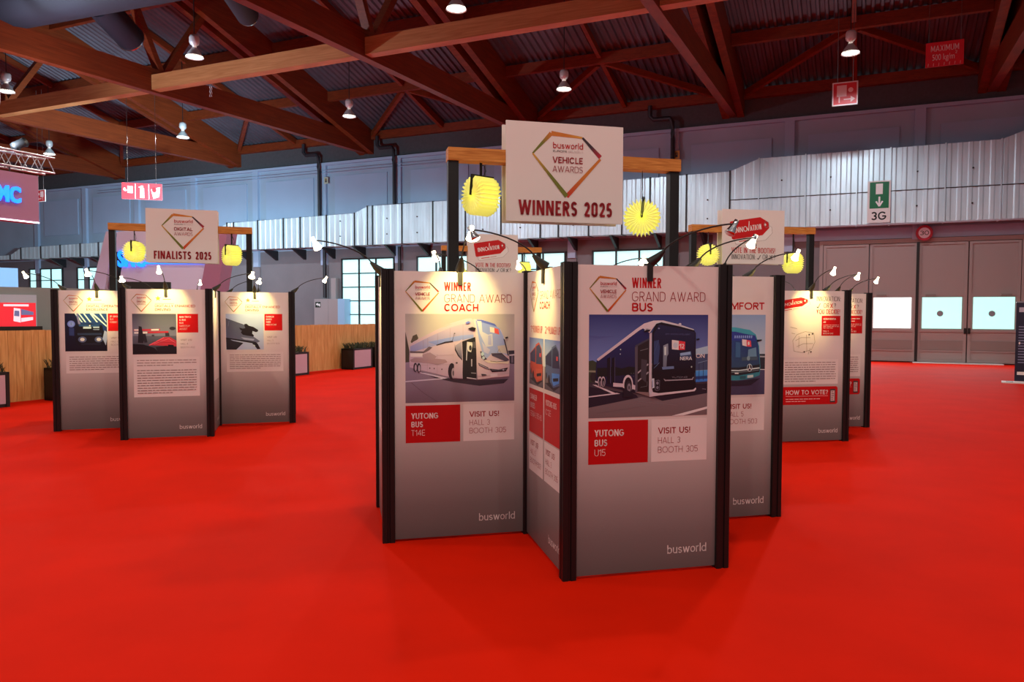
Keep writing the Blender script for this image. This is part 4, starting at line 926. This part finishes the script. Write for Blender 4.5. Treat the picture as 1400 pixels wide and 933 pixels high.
def stand(key, ox, oy, ang, label, panels, lampinfo):
    u = Vector((math.cos(ang), math.sin(ang), 0)); v = Vector((math.sin(ang), -math.cos(ang), 0))
    c = Vector((ox, oy, 0))+u*(.5*U)-v*(.5*U)
    root = empty('display_stand', c, ang, label=label, cat='display stand', group='cross-shaped display stands')
    for (i, j) in NODES:
        o = link(bpy.data.objects.new('post', POST), root); o.location = loc(i, j)
    names = ['AB', 'BC', 'CD', 'DE', 'EF', 'FG', 'GH', 'HI', 'IJ', 'JK', 'KL', 'LA']
    for k, nm in enumerate(names):
        a, b = loc(*NODES[k]), loc(*NODES[(k+1) % 12]); d = b-a; rz = math.atan2(d.y, d.x); mid = (a+b)/2
        fn, lab = panels.get(nm, (plain_panel, None))
        o = panel_board(root, lab); o.location = mid; o.rotation_euler = (0, 0, rz); fn(o)
        info = lampinfo(nm)
        if info:
            lbl, grp, lit, turn = info
            wpos = Matrix.Translation(c) @ Matrix.Rotation(ang, 4, 'Z') @ Vector((mid.x, mid.y, PZ1+.0005))
            clip_lamp(wpos, ang+rz, lbl, grp, lit, turn, 'chrome' in lbl)
    return c, u, v

def paint_sign(kind):
    def vehicle(a, word, big):
        emblem(a, .22, .105, .80, .735, word, .022); a.text(big[0], .105, .935, .15, INKDK, big[2], .03); a.text(big[1], big[3], .935, .15, INKDK, .905, .03)
    if kind == 'win': return lambda a: vehicle(a, 'VEHICLE', ('WINNERS', '2025', .60, .66))
    if kind == 'fin': return lambda a: vehicle(a, 'DIGITAL', ('FINALISTS', '2025', .62, .68))
    def inno(a):
        tag_art(a, .155, .56, .62, .27); a.text('VOTE IN THE BOOTHS!', .15, .80, .10, INKRED, .85, .005); a.text('INNOVATION:', .15, .915, .09, INKBLK, .535, -.005); check(a, .565, .915, .08, INKBLK); a.text('OR', .65, .915, .09, INKBLK, .735, -.005); cross(a, .765, .915, .085, INKBLK); a.text('?', .825, .915, .09, INKBLK)
    return inno

# book lanterns
def lantern_mesh():
    q = MB(); N = 27; r0, r1, hw = .012, .158, .105
    # axis along local x; pages fan out around it, each a thin wedge with a rounded outer edge
    prof = [(-hw, r0), (-hw*1.0, r1*.55), (-hw*.98, r1*.86), (-hw*.80, r1), (hw*.80, r1), (hw*.98, r1*.86), (hw*1.0, r1*.55), (hw, r0)]
    vs = []
    for k in range(2*N):
        th = math.pi*k/N; s = 1.0 if k % 2 == 0 else .74
        for x, r in prof: vs.append((x*(1 if k % 2 == 0 else .90), r*s*math.cos(th), r*s*math.sin(th)))
    n = len(prof); M2 = 2*N
    fs = [(k*n+i, k*n+i+1, ((k+1) % M2)*n+i+1, ((k+1) % M2)*n+i) for k in range(M2) for i in range(n-1)]
    q.add(vs, fs); return q.mesh('paper_pages', m_lantern)
LANT = lantern_mesh()
def lantern(pos, rz, drop, label, group, tilt=0.0):
    root = empty('book_lantern', pos, rz, label=label, cat='lantern', group=group)
    o = link(bpy.data.objects.new('paper_pages', LANT), root); o.rotation_euler = (tilt, 0, 0)
    q = MB()
    for sg_ in (-1, 1): q.box(-.112, .112, sg_*.006-.004, sg_*.006+.004, .0, .166)
    c = q.build('book_cover', m_plastic, root); c.rotation_euler = (tilt, 0, 0)
    q = MB(); q.box(-.012, .012, -.002, .002, .162, drop); q.tube([(.03, 0, .166), (.05, 0, .21), (.035, 0, .25), (.0, 0, drop-.02)], .004, 6); q.build('hanging_strap', m_plastic, root)
    return root

def gantry(key, c, u, v, ang, shift, kind, label, sign_tau, lanterns, lgroup):
    base = c+u*shift
    root = empty('sign_gantry', base, ang, label=label, cat='sign gantry', group='timber sign gantries')
    for sx in (-1, 1):
        q = MB(); q.box(sx*.955-.042, sx*.955+.042, -.042, .042, 0, 2.90); q.box(sx*.955-.06, sx*.955+.06, -.06, .06, 0, .008); q.build('gantry_post', m_black, root)
    q = MB(); q.box(-1.0, 1.0, -.07, .07, 2.90, 3.0); q.build('timber_beam', m_pine, root)
    x0 = sign_tau-shift
    for sy, nm in ((-1, 'front'), (1, 'rear')):
        b = MB(); yy = sy*.0785; b.box(x0-.5, x0+.5, yy-.008, yy+.008, 2.43, 3.235); o = b.build('sign_board', m_board, root)
        M2 = None
        a = Art(x0-.5, 3.235, 1.0, .805, -.0785-.009 if sy < 0 else -.0785-.009); paint_sign(kind)(a)
        if sy > 0: M2 = Matrix.Translation((2*x0, 0, 0)) @ Matrix.Rotation(math.pi, 4, 'Z')
        a.build('sign_print', o, M2)
    for tau, z, rot, tilt, lab in lanterns:
        p = base+u*(tau-shift)+Vector((0, 0, z)); lantern(p, ang+rot, 2.90-z-.001, lab, lgroup, tilt)
    return root

FAR = {'FG', 'GH', 'HI', 'IJ', 'JK', 'KL'}
def lampfn(stand_name, special):
    def f(nm):
        if nm in special: return special[nm]
        return ('black clip lamp on a far side board of the %s stand' % stand_name, 'clip lamps on the far boards of the %s stand' % stand_name, True, 0.0)
    return f
W = 'lit black clip lamp '
MAIN_L = {'AB': (W+'arching over the grand award coach board', 'clip lamps', True, 0), 'BC': ('chrome headed clip lamp over the runner up board beside the bus board', 'clip lamps', True, 0), 'CD': ('unlit black clip lamp swung sideways over the grand award bus board', 'clip lamps', False, R(62)),
          'DE': (W+'on the side board right of the grand award bus board', 'clip lamps', True, 0), 'EF': ('unlit black clip lamp over the comfort award board', 'clip lamps', False, 0), 'LA': (W+'reaching left from the side of the coach board', 'clip lamps', True, 0), 'FG': (W+'reaching right behind the comfort award board', 'clip lamps', True, 0)}
LEFT_L = {'AB': (W+'over the digital operational excellence board', 'clip lamps', True, 0), 'CD': (W+'over the front digitally enhanced driving board with the road print', 'clip lamps', True, 0), 'EF': (W+'over the right hand driving board with the mirror print', 'clip lamps', True, 0), 'BC': (W+'on the side board left of the road print board', 'clip lamps', True, 0), 'DE': (W+'on the narrow side board right of the road print board', 'clip lamps', True, 0), 'FG': (W+'reaching right beyond the mirror print board', 'clip lamps', True, 0), 'LA': (W+'reaching left beyond the operational excellence board', 'clip lamps', True, 0)}
RIGHT_L = {'CD': (W+'over the front HOW TO VOTE board of the innovation stand', 'clip lamps', True, 0), 'EF': (W+'over the rear HOW TO VOTE board of the innovation stand', 'clip lamps', True, 0), 'DE': (W+'on the side board right of the front HOW TO VOTE board', 'clip lamps', True, 0), 'FG': (W+'farthest right on the innovation stand', 'clip lamps', True, 0)}
BACK_L = {}

c, u, v = stand('main', .0053, 5.753, .240, 'nearest cross-shaped stand of winner boards under the WINNERS 2025 sign',
    {'AB': (lambda o: winner_panel(o, ('COACH', .642), draw_coach, (('YUTONG', .03), ('BUS', .03), ('T14E', -.012)), ('HALL 3', 'BOOTH 305')), 'grand award coach winner board'),
     'CD': (lambda o: winner_panel(o, ('BUS', .525), draw_citybus, (('YUTONG', .03), ('BUS', .03), ('U15', -.012)), ('HALL 3', 'BOOTH 305')), 'grand award bus winner board'),
     'BC': (runner_panel, 'grand award coach runner up board'), 'EF': (comfort_panel, 'comfort award board with a teal bus')}, lampfn('winners', MAIN_L))
gantry('main', c, u, v, .240, -.075, 'win', 'tall timber and black post gantry carrying the WINNERS 2025 sign', -.11,
    [(-.80, 2.63, R(28), .12, 'large yellow book lantern hanging left of the WINNERS 2025 sign'), (.60, 2.50, R(66), .1, 'large round yellow book lantern hanging right of the WINNERS 2025 sign')], 'book lanterns')
STY, STO = lin((222, 170, 50)), lin((226, 120, 70))
c, u, v = stand('left', -5.6142, 10.9296, .2946, 'left cross-shaped stand of digital award boards under the FINALISTS 2025 sign',
    {'AB': (lambda o: digital_panel(o, ('DIGITAL OPERATIONAL', 'EXCELLENCE'), draw_frontview, (('ZF GROUP', .03), ('BUS', -.005), ('CONNECT', -.005)), ('HALL 6', 'BOOTH 604'), .595, (), 7, STY), 'digital operational excellence board'),
     'CD': (lambda o: digital_panel(o, ('DIGITALLY ENHANCED', 'DRIVING'), draw_road, (('MAN TRUCK', .03), ('& BUS', .03), ('MAN', -.005), ('SAFESTOP', -.005), ('ASSIST', -.005)), ('HALL 4', 'BOOTH 402'), .725, (3,), 14, STY), 'digitally enhanced driving board with a road print'),
     'EF': (lambda o: digital_panel(o, ('DIGITALLY ENHANCED', 'DRIVING'), draw_mirror, (('DAIMLER', .03), ('BUSES', .03), ('GMBH', .03), ('MIRRORCAM', -.005)), ('HALL 5', 'BOOTH 503'), .605, (), 8, STO), 'digitally enhanced driving board with a mirror print')}, lampfn('finalists', LEFT_L))
gantry('left', c, u, v, .2946, 0, 'fin', 'left timber and black post gantry carrying the FINALISTS 2025 sign', .01,
    [(-.66, 2.585, R(75), 0, 'yellow book lantern hanging left of the FINALISTS 2025 sign'), (.70, 2.565, R(35), 0, 'yellow book lantern hanging right of the FINALISTS 2025 sign')], 'book lanterns')
c, u, v = stand('right', 2.97, 10.85, .19, 'right cross-shaped stand of innovation voting boards behind the winners stand',
    {'CD': (lambda o: innovation_panel(o, ('BENAVENTIA', 'AB')), 'front innovation voting board'), 'EF': (lambda o: innovation_panel(o, ()), 'rear innovation voting board')}, lampfn('right innovation', RIGHT_L))
gantry('right', c, u, v, .19, -.01, 'inn', 'right timber and black post gantry carrying the large INNOVATION sign', -.04,
    [(-.72, 2.56, R(85), 0, 'yellow book lantern hanging left of the right INNOVATION sign'), (.66, 2.46, R(8), 0, 'yellow book lantern hanging right of the right INNOVATION sign')], 'book lanterns')
bc = Vector((-.72, 15.08, 0)); ba = .22; bu = Vector((math.cos(ba), math.sin(ba), 0)); bv = Vector((math.sin(ba), -math.cos(ba), 0)); bo = bc-bu*(.5*U)+bv*(.5*U)
c, u, v = stand('back', bo.x, bo.y, ba, 'farthest cross-shaped stand, almost hidden behind the coach board', {}, lampfn('farthest', BACK_L))
gantry('back', c, u, v, ba, 0, 'inn', 'small far timber gantry with INNOVATION sign seen above the coach board', .01,
    [(-.66, 2.45, R(60), 0, 'far yellow book lantern left of the small INNOVATION sign'), (.66, 2.55, R(8), 0, 'far yellow book lantern right of the small INNOVATION sign')], 'book lanterns')

# ------------------------------------------------------------------ plank fence with planters
def fence(s, d0, d1, label):
    root = hempty('plank_fence', s, (d0+d1)/2, 0, label=label, cat='fence')
    n = int(abs(d1-d0)/.14); st = (d1-d0)/n; rnd = random.Random(3)
    q = MB()
    for i in range(n):
        a = d0+st*i-(d0+d1)/2; q.box(-.012, .012+rnd.uniform(0, .004), -(a+st)+.003, -a-.003, .015, 1.335+rnd.uniform(-.004, .004))
    q.build('planks', m_plank, root)
    q = MB()
    for z in (.25, 1.0): q.box(-.06, -.012, -(d1-d0)/2, (d1-d0)/2, z, z+.09)
    q.build('rail', m_plank, root)
    return root
fence(14.35, 8.6, 13.9, 'pale pine plank fence behind the gap between the stands')
fence(14.35, 13.92, 22.6, 'pine plank fence at far left behind the finalists stand')
def planter(s, d, ln, label):
    root = hempty('planter_box', s, d, 0, label=label, cat='planter', group='planters along the plank fence')
    root.rotation_euler = (0, 0, -TH+math.pi/2)
    q = MB(); h, w = .62, .42
    q.box(-ln/2, ln/2, -w/2, w/2, 0, .05); q.box(-ln/2, ln/2, w/2-.03, w/2, .05, h); q.box(-ln/2, ln/2, -w/2, -w/2+.02, .05, h)
    for sx in (-1, 1): q.box(sx*(ln/2-.03)-.03, sx*(ln/2-.03)+.03, -w/2-.015, w/2, .0, h)
    q.box(-ln/2, ln/2, -w/2-.015, w/2, h-.05, h); q.build('box', m_plastic, root)
    q = MB(); q.box(-ln/2+.07, ln/2-.07, -w/2-.01, -w/2, .06, h-.05); q.build('front_panel', m_kraft, root)
    q = MB(); rnd = random.Random(int(d*10))
    for k in range(260):
        x, y = rnd.uniform(-ln/2+.03, ln/2-.03), rnd.uniform(-w/2+.03, w/2-.03); l = rnd.uniform(.08, .19); a = rnd.uniform(0, 6.28); dx, dy = math.cos(a)*l*.6, math.sin(a)*l*.6; px, py = -math.sin(a)*.007, math.cos(a)*.007
        q.add([(x-px, y-py, h-.02), (x+px, y+py, h-.02), (x+dx*.6+px, y+dy*.6+py, h+l*.75), (x+dx, y+dy, h+l)], [(0, 1, 2, 3)])
    q.build('grass', m_leaf, root, kind='stuff')
for d, lab in ((11.05, 'black planter of grass on the fence seen between the stands, nearest the coach board'), (13.95, 'black planter of grass half hidden behind the mirror print board'), (9.85, 'black planter of grass at the far end of the pale fence beside the coach board'), (21.85, 'black planter of grass cut by the left edge of the photo'), (20.0, 'black planter of grass behind the operational excellence board')):
    planter(14.03, d, .95, lab)

# ------------------------------------------------------------------ booth things on the left
# grey partition with lit screen
pt_ = hempty('partition_wall', 15.2, 19.9, 0, label='grey partition wall standing behind the left plank fence', cat='partition'); pt_.rotation_euler = (0, 0, -TH+R(70))
q = MB(); q.box(-3.2, 2.2, 0, .08, 0, 2.17); q.build('partition_panel', m_part, pt_)
sc = hempty('advert_screen', 15.2, 19.9, 0, label='lit red advert screen showing a bus at the left edge', cat='screen'); sc.rotation_euler = (0, 0, -TH+R(70))
q = MB(); q.box(-2.4, -.06, -.06, -.005, 1.30, 2.02); q.build('screen_frame', mat('white_frame', (190, 205, 225), .5), sc)
m_scr = mat('screen_red', (220, 40, 50), .4, emit=(230, 40, 56), estr=.75); m_scr2 = mat('screen_white', (240, 220, 230), .4, emit=(245, 215, 228), estr=.8); m_scr3 = mat('screen_blue', (120, 130, 170), .4, emit=(90, 96, 150), estr=.6); m_scr4 = mat('screen_sky', (150, 200, 240), .4, emit=(110, 180, 240), estr=.8)
q = MB(); q.box(-2.36, -.08, -.064, -.06, 1.33, 1.86); sf = q.build('screen_image', m_scr, sc)
q = MB(); q.prism([(-.46, 1.50), (-.34, 1.47), (-.34, 1.74), (-.45, 1.76)], 'y', -.067, -.064); q.prism([(-.33, 1.48), (-.13, 1.52), (-.13, 1.58), (-.33, 1.56)], 'y', -.067, -.064); q.prism([(-.62, 1.79), (-.20, 1.79), (-.20, 1.83), (-.62, 1.83)], 'y', -.067, -.064); q.build('bus_picture', m_scr2, sf)
q = MB(); q.prism([(-.33, 1.62), (-.12, 1.62), (-.12, 1.68), (-.33, 1.74)], 'y', -.069, -.064); q.prism([(-.45, 1.60), (-.36, 1.59), (-.36, 1.70), (-.44, 1.71)], 'y', -.069, -.067); q.build('bus_windows', m_scr3, sf)
mo = hempty('small_monitor', 14.9, 20.3, 0, label='black flat monitor top showing above the left fence edge', cat='monitor'); mo.rotation_euler = (0, 0, -TH+R(70))
q = MB(); q.box(-.5, .22, 0, .05, .9, 1.40); q.build('monitor_case', m_plastic, mo); q = MB(); q.box(-.2, -.1, .01, .04, 0, .9); q.build('stand_leg', m_plastic, mo)

# hanging mauve sign and truss, placed off photo points at a chosen distance
def pt3(px, py, y):
    a, b_ = px-700-CX, py-466.5-CY
    uu, vv = cr*a+sr*b_, -sr*a+cr*b_
    w_ = _R*(uu/F_PX)+_U*(-vv/F_PX)+_F
    return Vector((0, 0, CAM_H))+w_*(y/w_.y)
YB = 20.0
pA = pt3(52, 241, YB); pB = pt3(52, 306, YB); rzs = math.pi/2-TH
hs = empty('hanging_sign', (pA.x, pA.y, 0), rzs, label='mauve hanging sign with glowing blue letters at the left edge', cat='sign')
q = MB(); q.box(-4.0, 0, 0, .35, pB.z, pA.z); fa = q.build('fascia', m_mauve, hs)
q = MB(); q.box(-4.0, 0, -.012, 0, pB.z, pB.z+.035); q.build('light_strip', mat('strip_light', (250, 245, 255), .4, emit=(250, 240, 255), estr=2.5), fa)
def letters(txt, x1, zb_, cap, wid, parent, depth=.06):
    vs, fs = text_shape(txt, .035); rv, _ = text_shape('H', .035); hh = max(p[1] for p in rv)-min(p[1] for p in rv); lo = min(p[1] for p in rv); xa, xb = min(p[0] for p in vs), max(p[0] for p in vs)
    q = MB(); P = [(x1-wid+(x-xa)/(xb-xa)*wid, zb_+(y-lo)/hh*cap) for x, y in vs]
    q.add([(x, -depth, z) for x, z in P], fs)
    ed = {}
    for f in fs:
        for i in range(len(f)):
            e_ = (f[i], f[(i+1) % len(f)]); ed[tuple(sorted(e_))] = ed.get(tuple(sorted(e_)), 0)+1
    for (i, j), c_ in ed.items():
        if c_ == 1: q.add([(P[i][0], -depth, P[i][1]), (P[j][0], -depth, P[j][1]), (P[j][0], -.002, P[j][1]), (P[i][0], -.002, P[i][1])], [(0, 1, 2, 3)])
    return q.build('letters', m_led, parent)
letters('MC', -.48, pB.z+.46, .41, .58, fa)
tr = empty('lighting_truss', (pA.x, pA.y, 0), rzs, label='silver lattice lighting truss above the mauve hanging sign', cat='truss')
q = MB(); z0, z1 = pA.z+.15, pA.z+.55; xr = .45
for y in (0, .4):
    for z in (z0, z1): q.tube([(-5, y, z), (xr, y, z)], .027, 8)
for k in range(13):
    x = xr-k*.42
    for y in (0, .4): q.tube([(x, y, z0), (x-.21, y, z1), (x-.42, y, z0)], .013, 5)
    for z in (z0, z1): q.tube([(x, 0, z), (x-.21, .4, z), (x-.42, 0, z)], .013, 5)
q.build('lattice', mat('truss_aluminium', (190, 190, 200), .3, metal=.8), tr)
q = MB(); q.tube([(-1.0, .2, z1), (-.8, .2, z1+1.2), (-.8, .2, deck(15)-.2)], .02, 6); q.build('suspension_cable', m_board, tr)
q = MB(); q.tube([(-.6, .2, z0), (-.6, .2, pA.z)], .015, 6); q.tube([(-3.4, .2, z0), (-3.4, .2, pA.z)], .015, 6); q.build('hanger', m_dark, tr)
st_ = empty('stage_spotlight', (pA.x, pA.y, 0), rzs, label='black stage spotlight clamped on the silver truss', cat='spotlight')
Mx = Matrix.Translation((-.35, .2, z1+.22)) @ Matrix.Rotation(R(60), 4, 'Y')
q = MB(); q.lathe([(.002, -.18), (.10, -.17), (.11, .1), (.13, .18), (.12, .17), (.002, .12)], 14, Mx); q.build('spotlight_body', m_plastic, st_)
q = MB(); q.box(-.38, -.32, .17, .23, z1+.028, z1+.2); q.build('yoke', m_plastic, st_)

l = bpy.data.lights.new('stage_light', 'SPOT'); l.energy = 2400; l.color = (.66, .82, 1.0); l.spot_size = R(120); l.spot_blend = .9; l.shadow_soft_size = .1
lo = link(bpy.data.objects.new('stage_light', l), st_); lo.location = (-1.2, .2, z1+.05)
lo.rotation_mode = 'QUATERNION'; lo.rotation_quaternion = Vector((.62, -.25, .55)).to_track_quat('-Z', 'Y')
# white raked booth with blue letters, behind the finalists stand
YC = 24.0
o0 = pt3(160, 393, YC); zb0 = 0.0
bt = empty('white_booth', (o0.x, o0.y, 0), -R(4), label='white raked booth with blue lit letters behind the finalists sign', cat='booth')
def bz(py): return pt3(200, py, YC).z
def bx(px): return pt3(px, 380, YC).x-o0.x
q = MB(); q.prism([(bx(128)-.6, 0), (bx(140)-.25, 0), (bx(166), bz(318)), (bx(154), bz(318))], 'y', -.3, .5); q.build('raked_leg', m_lav, bt)
q = MB(); q.prism([(bx(140)-.25, 0), (bx(162)-.3, 0), (bx(186), bz(330)), (bx(166), bz(330))], 'y', -.1, .4); q.build('green_side', m_green, bt)
q = MB(); q.prism([(bx(162)-.3, 0), (bx(274), 0), (bx(306), bz(322)), (bx(250), bz(312)), (bx(168), bz(318)), (bx(160), bz(345)), (bx(176), bz(345))], 'y', -.2, .4); fc = q.build('booth_face', m_lav, bt)
q = MB(); q.prism([(bx(262), 0), (bx(290), 0), (bx(322), bz(315)), (bx(300), bz(315))], 'y', -.26, .45); q.build('raked_leg', m_mauve, bt)
q = MB(); q.prism([(bx(160), bz(380)), (bx(166), bz(368)), (bx(165), bz(392)), (bx(159), bz(392))], 'y', -.24, -.2); q.prism([(bx(158), bz(388)), (bx(161), bz(368)), (bx(166), bz(368)), (bx(162), bz(388))], 'y', -.25, -.2); q.build('red_patch', mat('red_patch', (170, 60, 66), .6), bt)
lt = letters('SMC', bx(206), bz(366), bz(344)-bz(366), bx(206)-bx(168), fc); lt.location = (0, -.2, 0)
q = MB(); q.box(bx(206), bx(300), -.235, -.2, bz(362), bz(359.5)); q.build('blue_light_line', m_led, fc)
bl = bpy.data.lights.new('booth_glow', 'AREA'); bl.energy = 160; bl.color = (.45, .72, 1.0); bl.shape = 'RECTANGLE'; bl.size = 6; bl.size_y = 1.0
blo = link(bpy.data.objects.new('booth_glow', bl), hs); blo.location = (-3, .6, pB.z-.1); blo.rotation_euler = (0, 0, 0)
for xx, dr, en in ((bx(196), (-.62, .78, .10), 5200), (bx(262), (-.15, .97, .12), 2300), (bx(226), (-.85, .5, .10), 6500)):  # added floods with made-up black housings, to wash the back wall in blue
    q = MB(); q.box(xx-.12, xx+.12, .42, .56, bz(318)-.05, bz(318)+.14); q.box(xx-.02, xx+.02, .3, .5, bz(318)-.12, bz(318)-.05); fo = q.build('added_flood_box', m_plastic, bt)
    l = bpy.data.lights.new('added_flood_light', 'SPOT'); l.energy = en; l.color = (.48, .84, 1.0); l.spot_size = R(110); l.spot_blend = .9; l.shadow_soft_size = .12
    lo = link(bpy.data.objects.new('added_flood_light', l), fo); lo.location = (xx, .62, bz(318)+.06); lo.rotation_mode = 'QUATERNION'; lo.rotation_quaternion = Vector(dr).to_track_quat('-Z', 'Y')
# black screen behind the road print board
qd = empty('flat_screen', (pt3(196, 392, 13.6).x, 13.6, 0), R(12), label='black flat screen showing above the road print board', cat='screen')
q = MB(); q.box(-.45, .45, 0, .06, 1.45, pt3(196, 385.5, 13.6).z); q.build('screen_case', m_plastic, qd)
q = MB(); q.box(-.04, .04, .06, .10, .02, 2.0); q.box(-.35, .35, -.12, .28, 0, .02); q.build('screen_stand', m_dark, qd)
# light blue lit panel, far left
o1 = pt3(25, 391, 17.5)
bp_ = empty('blue_screen', (o1.x, o1.y, 0), rzs-R(20), label='pale blue lit screen above the partition at the left edge', cat='screen')
q = MB(); q.box(-1.6, 0, 0, .08, o1.z-.3, pt3(25, 367, 17.5).z); q.build('screen_face', m_scr4, bp_)
q = MB(); q.box(-.9, -.8, .02, .08, 0, o1.z-.3); q.build('screen_pole', m_dark, bp_)

# roller banner at the right edge
rb0 = pt3(1392, 519, 18.6); ra = -R(32)
rb = empty('roller_banner', (rb0.x, rb0.y+.0, 0), ra, label='dark blue roller banner on a white foot at the right edge', cat='banner')
q = MB(); q.box(-.35, 1.0, -.2, .2, 0, .03); q.build('base_plate', m_board, rb)
a = Art(-.08, 1.98, 1.0, 1.93, 0); a.rect(0, 0, 1, 1, lin((38, 44, 70)), lin((30, 34, 56)))
for i in range(14): a.rect(.06, .30+.035*i, .06+.3+.1*((i*7) % 5)/5, .312+.035*i, lin((130, 140, 175)))
a.rect(.06, .06, .5, .12, lin((190, 195, 215))); a.rect(.05, .88, .2, .92, WHITE); a.rect(.07, .5, .10, .53, WHITE); b = MB(); b.box(-.08, .92, .001, .012, .05, 1.98)
bp2 = b.build('banner_sheet', mat('banner_back', (36, 40, 62), .6), rb); a.build('banner_print', bp2)
q = MB(); q.box(-.09, .93, -.01, .025, 1.98, 2.01); q.build('top_rail', m_steel, rb)
q = MB(); q.box(-.25, -.1, -.12, .05, .031, .034); q.build('foot_mark', m_dark, rb)
ss = hempty('stop_sign', -5.05, .05, 0, label='red octagonal sign on the wall at the right edge', cat='sign')
q = MB(); q.prism([(.24*math.cos(R(22.5)+k*math.pi/4), 2.86+.24*math.sin(R(22.5)+k*math.pi/4)) for k in range(8)], 'y', -.03, 0); q.build('plate', m_board, ss)
a = Art(-.24, 3.10, .48, .48, -.031); a.poly([(.5+.47*math.cos(R(22.5)+k*math.pi/4), .5+.47*math.sin(R(22.5)+k*math.pi/4)) for k in range(8)], lin((180, 20, 40))); a.text('STOP', .16, .60, .22, WHITE, .84, .01); a.build('print', ss)

# ------------------------------------------------------------------ fabric air ducts and chain under the roof
def stub(px0, py0, px1, py1, d0, d1, r, label):
    s0, z0 = at_depth(px0, py0, d0); s1, z1 = at_depth(px1, py1, d1)
    a_, b_ = hp(s0, d0, z0), hp(s1, d1, z1)
    q = MB(); q.tube([a_, b_], r, 20); o = q.build('air_duct', m_fabric); tag(o, label, 'duct')
    dd = (b_-a_).normalized(); q = MB(); q.tube([b_-dd*.03, b_+dd*.02], r*1.03, 20); q.build('end_ring', m_steel, o)
stub(135, 5, 178, 52, 14.6, 13.0, .42, 'dark fabric air duct end with metal ring at upper left')
s, z = 0, 0
stub(-140, 10, 270, -75, 16.8, 15.6, 1.15, 'big blue fabric air duct crossing the top left corner')
stub(300, -40, 338, 20, 16.0, 13.6, .30, 'dark fabric air duct end at the top beside the left truss')
# white chain over the tie
s, z = at_depth(288, 105, 11.55)
q = MB()
for k in range(9):
    for sx in (-1, 1): q.tube([(sx*.035, 0, -.07*k), (sx*.035+.015*(k % 2*2-1), 0, -.07*k-.035), (sx*.035, 0, -.07*k-.07)], .012, 6)
q.tube([(-.02, 0, 0), (-.5, .1, .12), (-.9, .2, .32)], .016, 6)
hall(q, 'rigging_chain', m_board, (s, 11.55, z), label='white rigging chain looped over the left roof tie', cat='chain')
